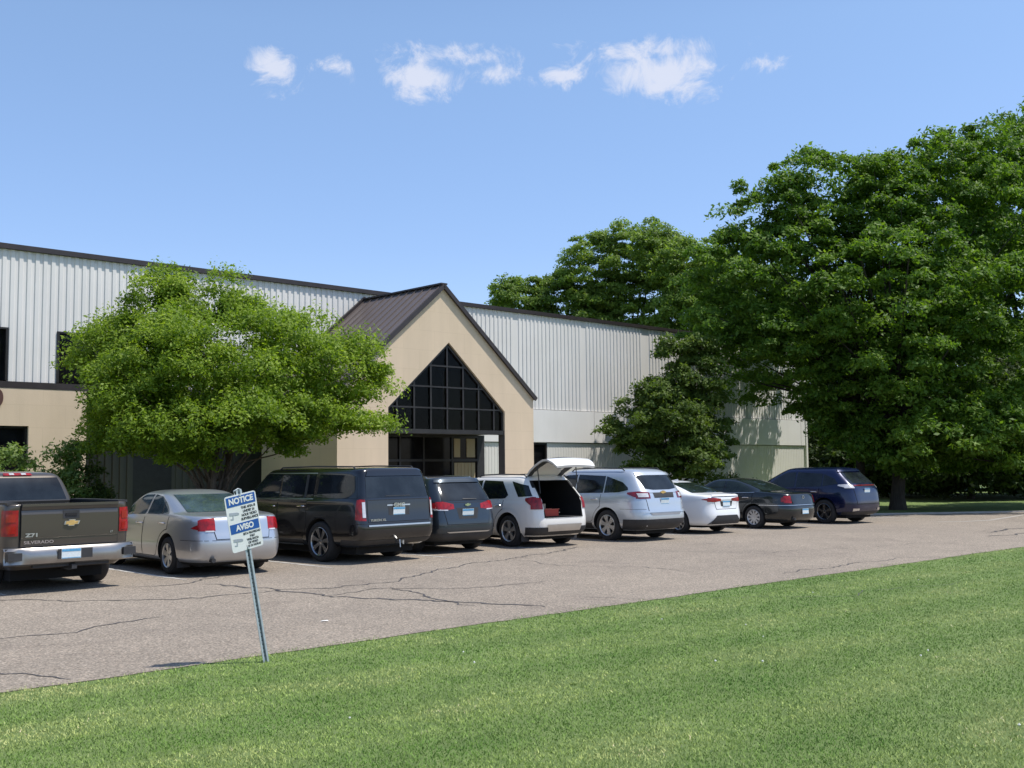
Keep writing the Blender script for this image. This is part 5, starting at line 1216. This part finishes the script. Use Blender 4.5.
license_plate(car9, -.07, -1.258, .59, 0, None)
m1 = MB(); m1.box((-.04, -1.22, .35), (.04, -.9, .42)); m1.build('tow_hitch', blackpl, car9)
m1 = MB(); m1.tube([(-.8, 0, .40), (.8, 0, .40)], .05, 8); m1.lathe([(-.13, 0), (-.13, .08), (-.07, .14), (.07, .14), (.13, .08), (.13, 0)], 14, 'x', (0, 0, .40)); m1.tube([(.62, -.95, .44), (.62, -.2, .42)], .045, 8)
m1.tube([(.1, -.85, .47), (.1, -.4, .47)], .17, 12); m1.build('axle', blackpl, car9, 50)

# ------------------------------------------------------------------ sky, sun, camera
w = bpy.data.worlds.new('World'); sc.world = w; w.use_nodes = True; nt = w.node_tree
bg = nt.nodes['Background']; bg.inputs['Strength'].default_value = 1.0
sky = nt.nodes.new('ShaderNodeTexSky'); sky.sky_type = 'NISHITA'; sky.sun_disc = False
SUN_EL, SUN_AZ = 64, math.atan2(.97, -.12)       # azimuth clockwise from +Y
sky.sun_elevation = R(SUN_EL); sky.sun_rotation = SUN_AZ
sky.altitude = 250; sky.air_density = 1.0; sky.dust_density = .6; sky.ozone_density = 1.6
SKY_STR = .10
tc = nt.nodes.new('ShaderNodeTexCoord'); gen = tc.outputs['Generated']
def vmath(op, a, b):
    n = nt.nodes.new('ShaderNodeVectorMath'); n.operation = op
    for i, s_ in enumerate((a, b)):
        if s_ is None: continue
        if isinstance(s_, (tuple, Vector)): n.inputs[i].default_value = s_
        else: nt.links.new(s_, n.inputs[i])
    return n
def mth(op, a, b=0.0, c=None):
    n = nt.nodes.new('ShaderNodeMath'); n.operation = op
    for i, s_ in enumerate((a, b, c)):
        if s_ is None: continue
        if isinstance(s_, (int, float)): n.inputs[i].default_value = s_
        else: nt.links.new(s_, n.inputs[i])
    return n.outputs[0]
n1 = nz(nt, 30, 9, .68, vec=gen, dist=.6)
total = None
# small fair-weather puffs: direction, half width, half height, strength
CL = [(-.222, .362, .026, .020, 1.0), (-.088, .350, .048, .020, 1.0), (-.060, .372, .085, .012, .6), (.050, .352, .030, .013, .8), (.145, .353, .062, .026, 1.3), (.245, .362, .024, .009, .7), (-.16, .365, .02, .012, .5), (.14, .375, .07, .015, .8), (-.015, .355, .03, .014, .6), (-.39, .16, .05, .006, .35)]
for (tx, tz, hw_, hh, st) in CL:
    c = Vector((tx, 1, tz+.016)).normalized()
    d = vmath('SUBTRACT', gen, tuple(c)).outputs[0]
    d = vmath('MULTIPLY', d, (1/hw_, .0, 1/hh)).outputs[0]
    ln = nt.nodes.new('ShaderNodeVectorMath'); ln.operation = 'LENGTH'; nt.links.new(d, ln.inputs[0])
    f = mth('SUBTRACT', 1.0, ln.outputs['Value']); f = mth('MULTIPLY', f, st)
    total = f if total is None else mth('MAXIMUM', total, f)
sepw = nt.nodes.new('ShaderNodeSeparateXYZ'); nt.links.new(gen, sepw.inputs[0])
front = mth('GREATER_THAN', sepw.outputs[1], 0.0)
nn_ = mth('MULTIPLY', mth('SUBTRACT', n1.outputs['Fac'], .5), 3.4)
m_ = mth('ADD', mth('MULTIPLY', total, 1.15), nn_)
mr = nt.nodes.new('ShaderNodeMapRange'); mr.interpolation_type = 'SMOOTHSTEP'; mr.inputs[1].default_value = .05; mr.inputs[2].default_value = 1.0; mr.inputs[3].default_value = 0; mr.inputs[4].default_value = .82
nt.links.new(m_, mr.inputs[0])
cf = mth('MULTIPLY', mr.outputs[0], mth('GREATER_THAN', total, -.25)); cf = mth('MULTIPLY', cf, front)
skc = mixc(nt, 1.0, sky.outputs[0], (SKY_STR*2.45, SKY_STR*2.26, SKY_STR*2.02), 'MULTIPLY')
gr = ramp(nt, sepw.outputs[2], [(0, (.60, .65, .88)), (.2, (.65, .73, .93)), (.38, (.78, .87, 1.0)), (.7, (.68, .76, .88))])
skc = mixc(nt, 1.0, skc, gr.outputs[0], 'MULTIPLY')
cc = mixc(nt, cf, skc, (.80, .83, .95))
nt.links.new(cc, bg.inputs['Color'])

sd = bpy.data.lights.new('sun', 'SUN'); sd.energy = 5.0; sd.angle = R(.53); sd.color = (1, .955, .88)
so = bpy.data.objects.new('sun', sd); COL.objects.link(so)
sv = Vector((math.sin(SUN_AZ)*math.cos(R(SUN_EL)), math.cos(SUN_AZ)*math.cos(R(SUN_EL)), math.sin(R(SUN_EL))))
so.rotation_euler = sv.to_track_quat('Z', 'Y').to_euler(); so.location = (0, 0, 30)

cam = bpy.data.cameras.new('camera'); co = bpy.data.objects.new('camera', cam); COL.objects.link(co); sc.camera = co
cam.sensor_width = 36; cam.lens = 1085/1024*36; cam.clip_end = 4000; cam.clip_start = .1
co.matrix_world = Matrix.Translation((0, 0, 1.85)) @ Matrix.Rotation(R(90+4.4), 4, 'X') @ Matrix.Rotation(-.010, 4, 'Z')
sc.view_settings.view_transform = 'Standard'; sc.view_settings.look = 'None'; sc.view_settings.exposure = 0; sc.view_settings.gamma = 1
sc.cycles.max_bounces = 6; sc.cycles.diffuse_bounces = 3; sc.cycles.glossy_bounces = 3; sc.cycles.transparent_max_bounces = 8
sc.cycles.caustics_reflective = False; sc.cycles.caustics_refractive = False
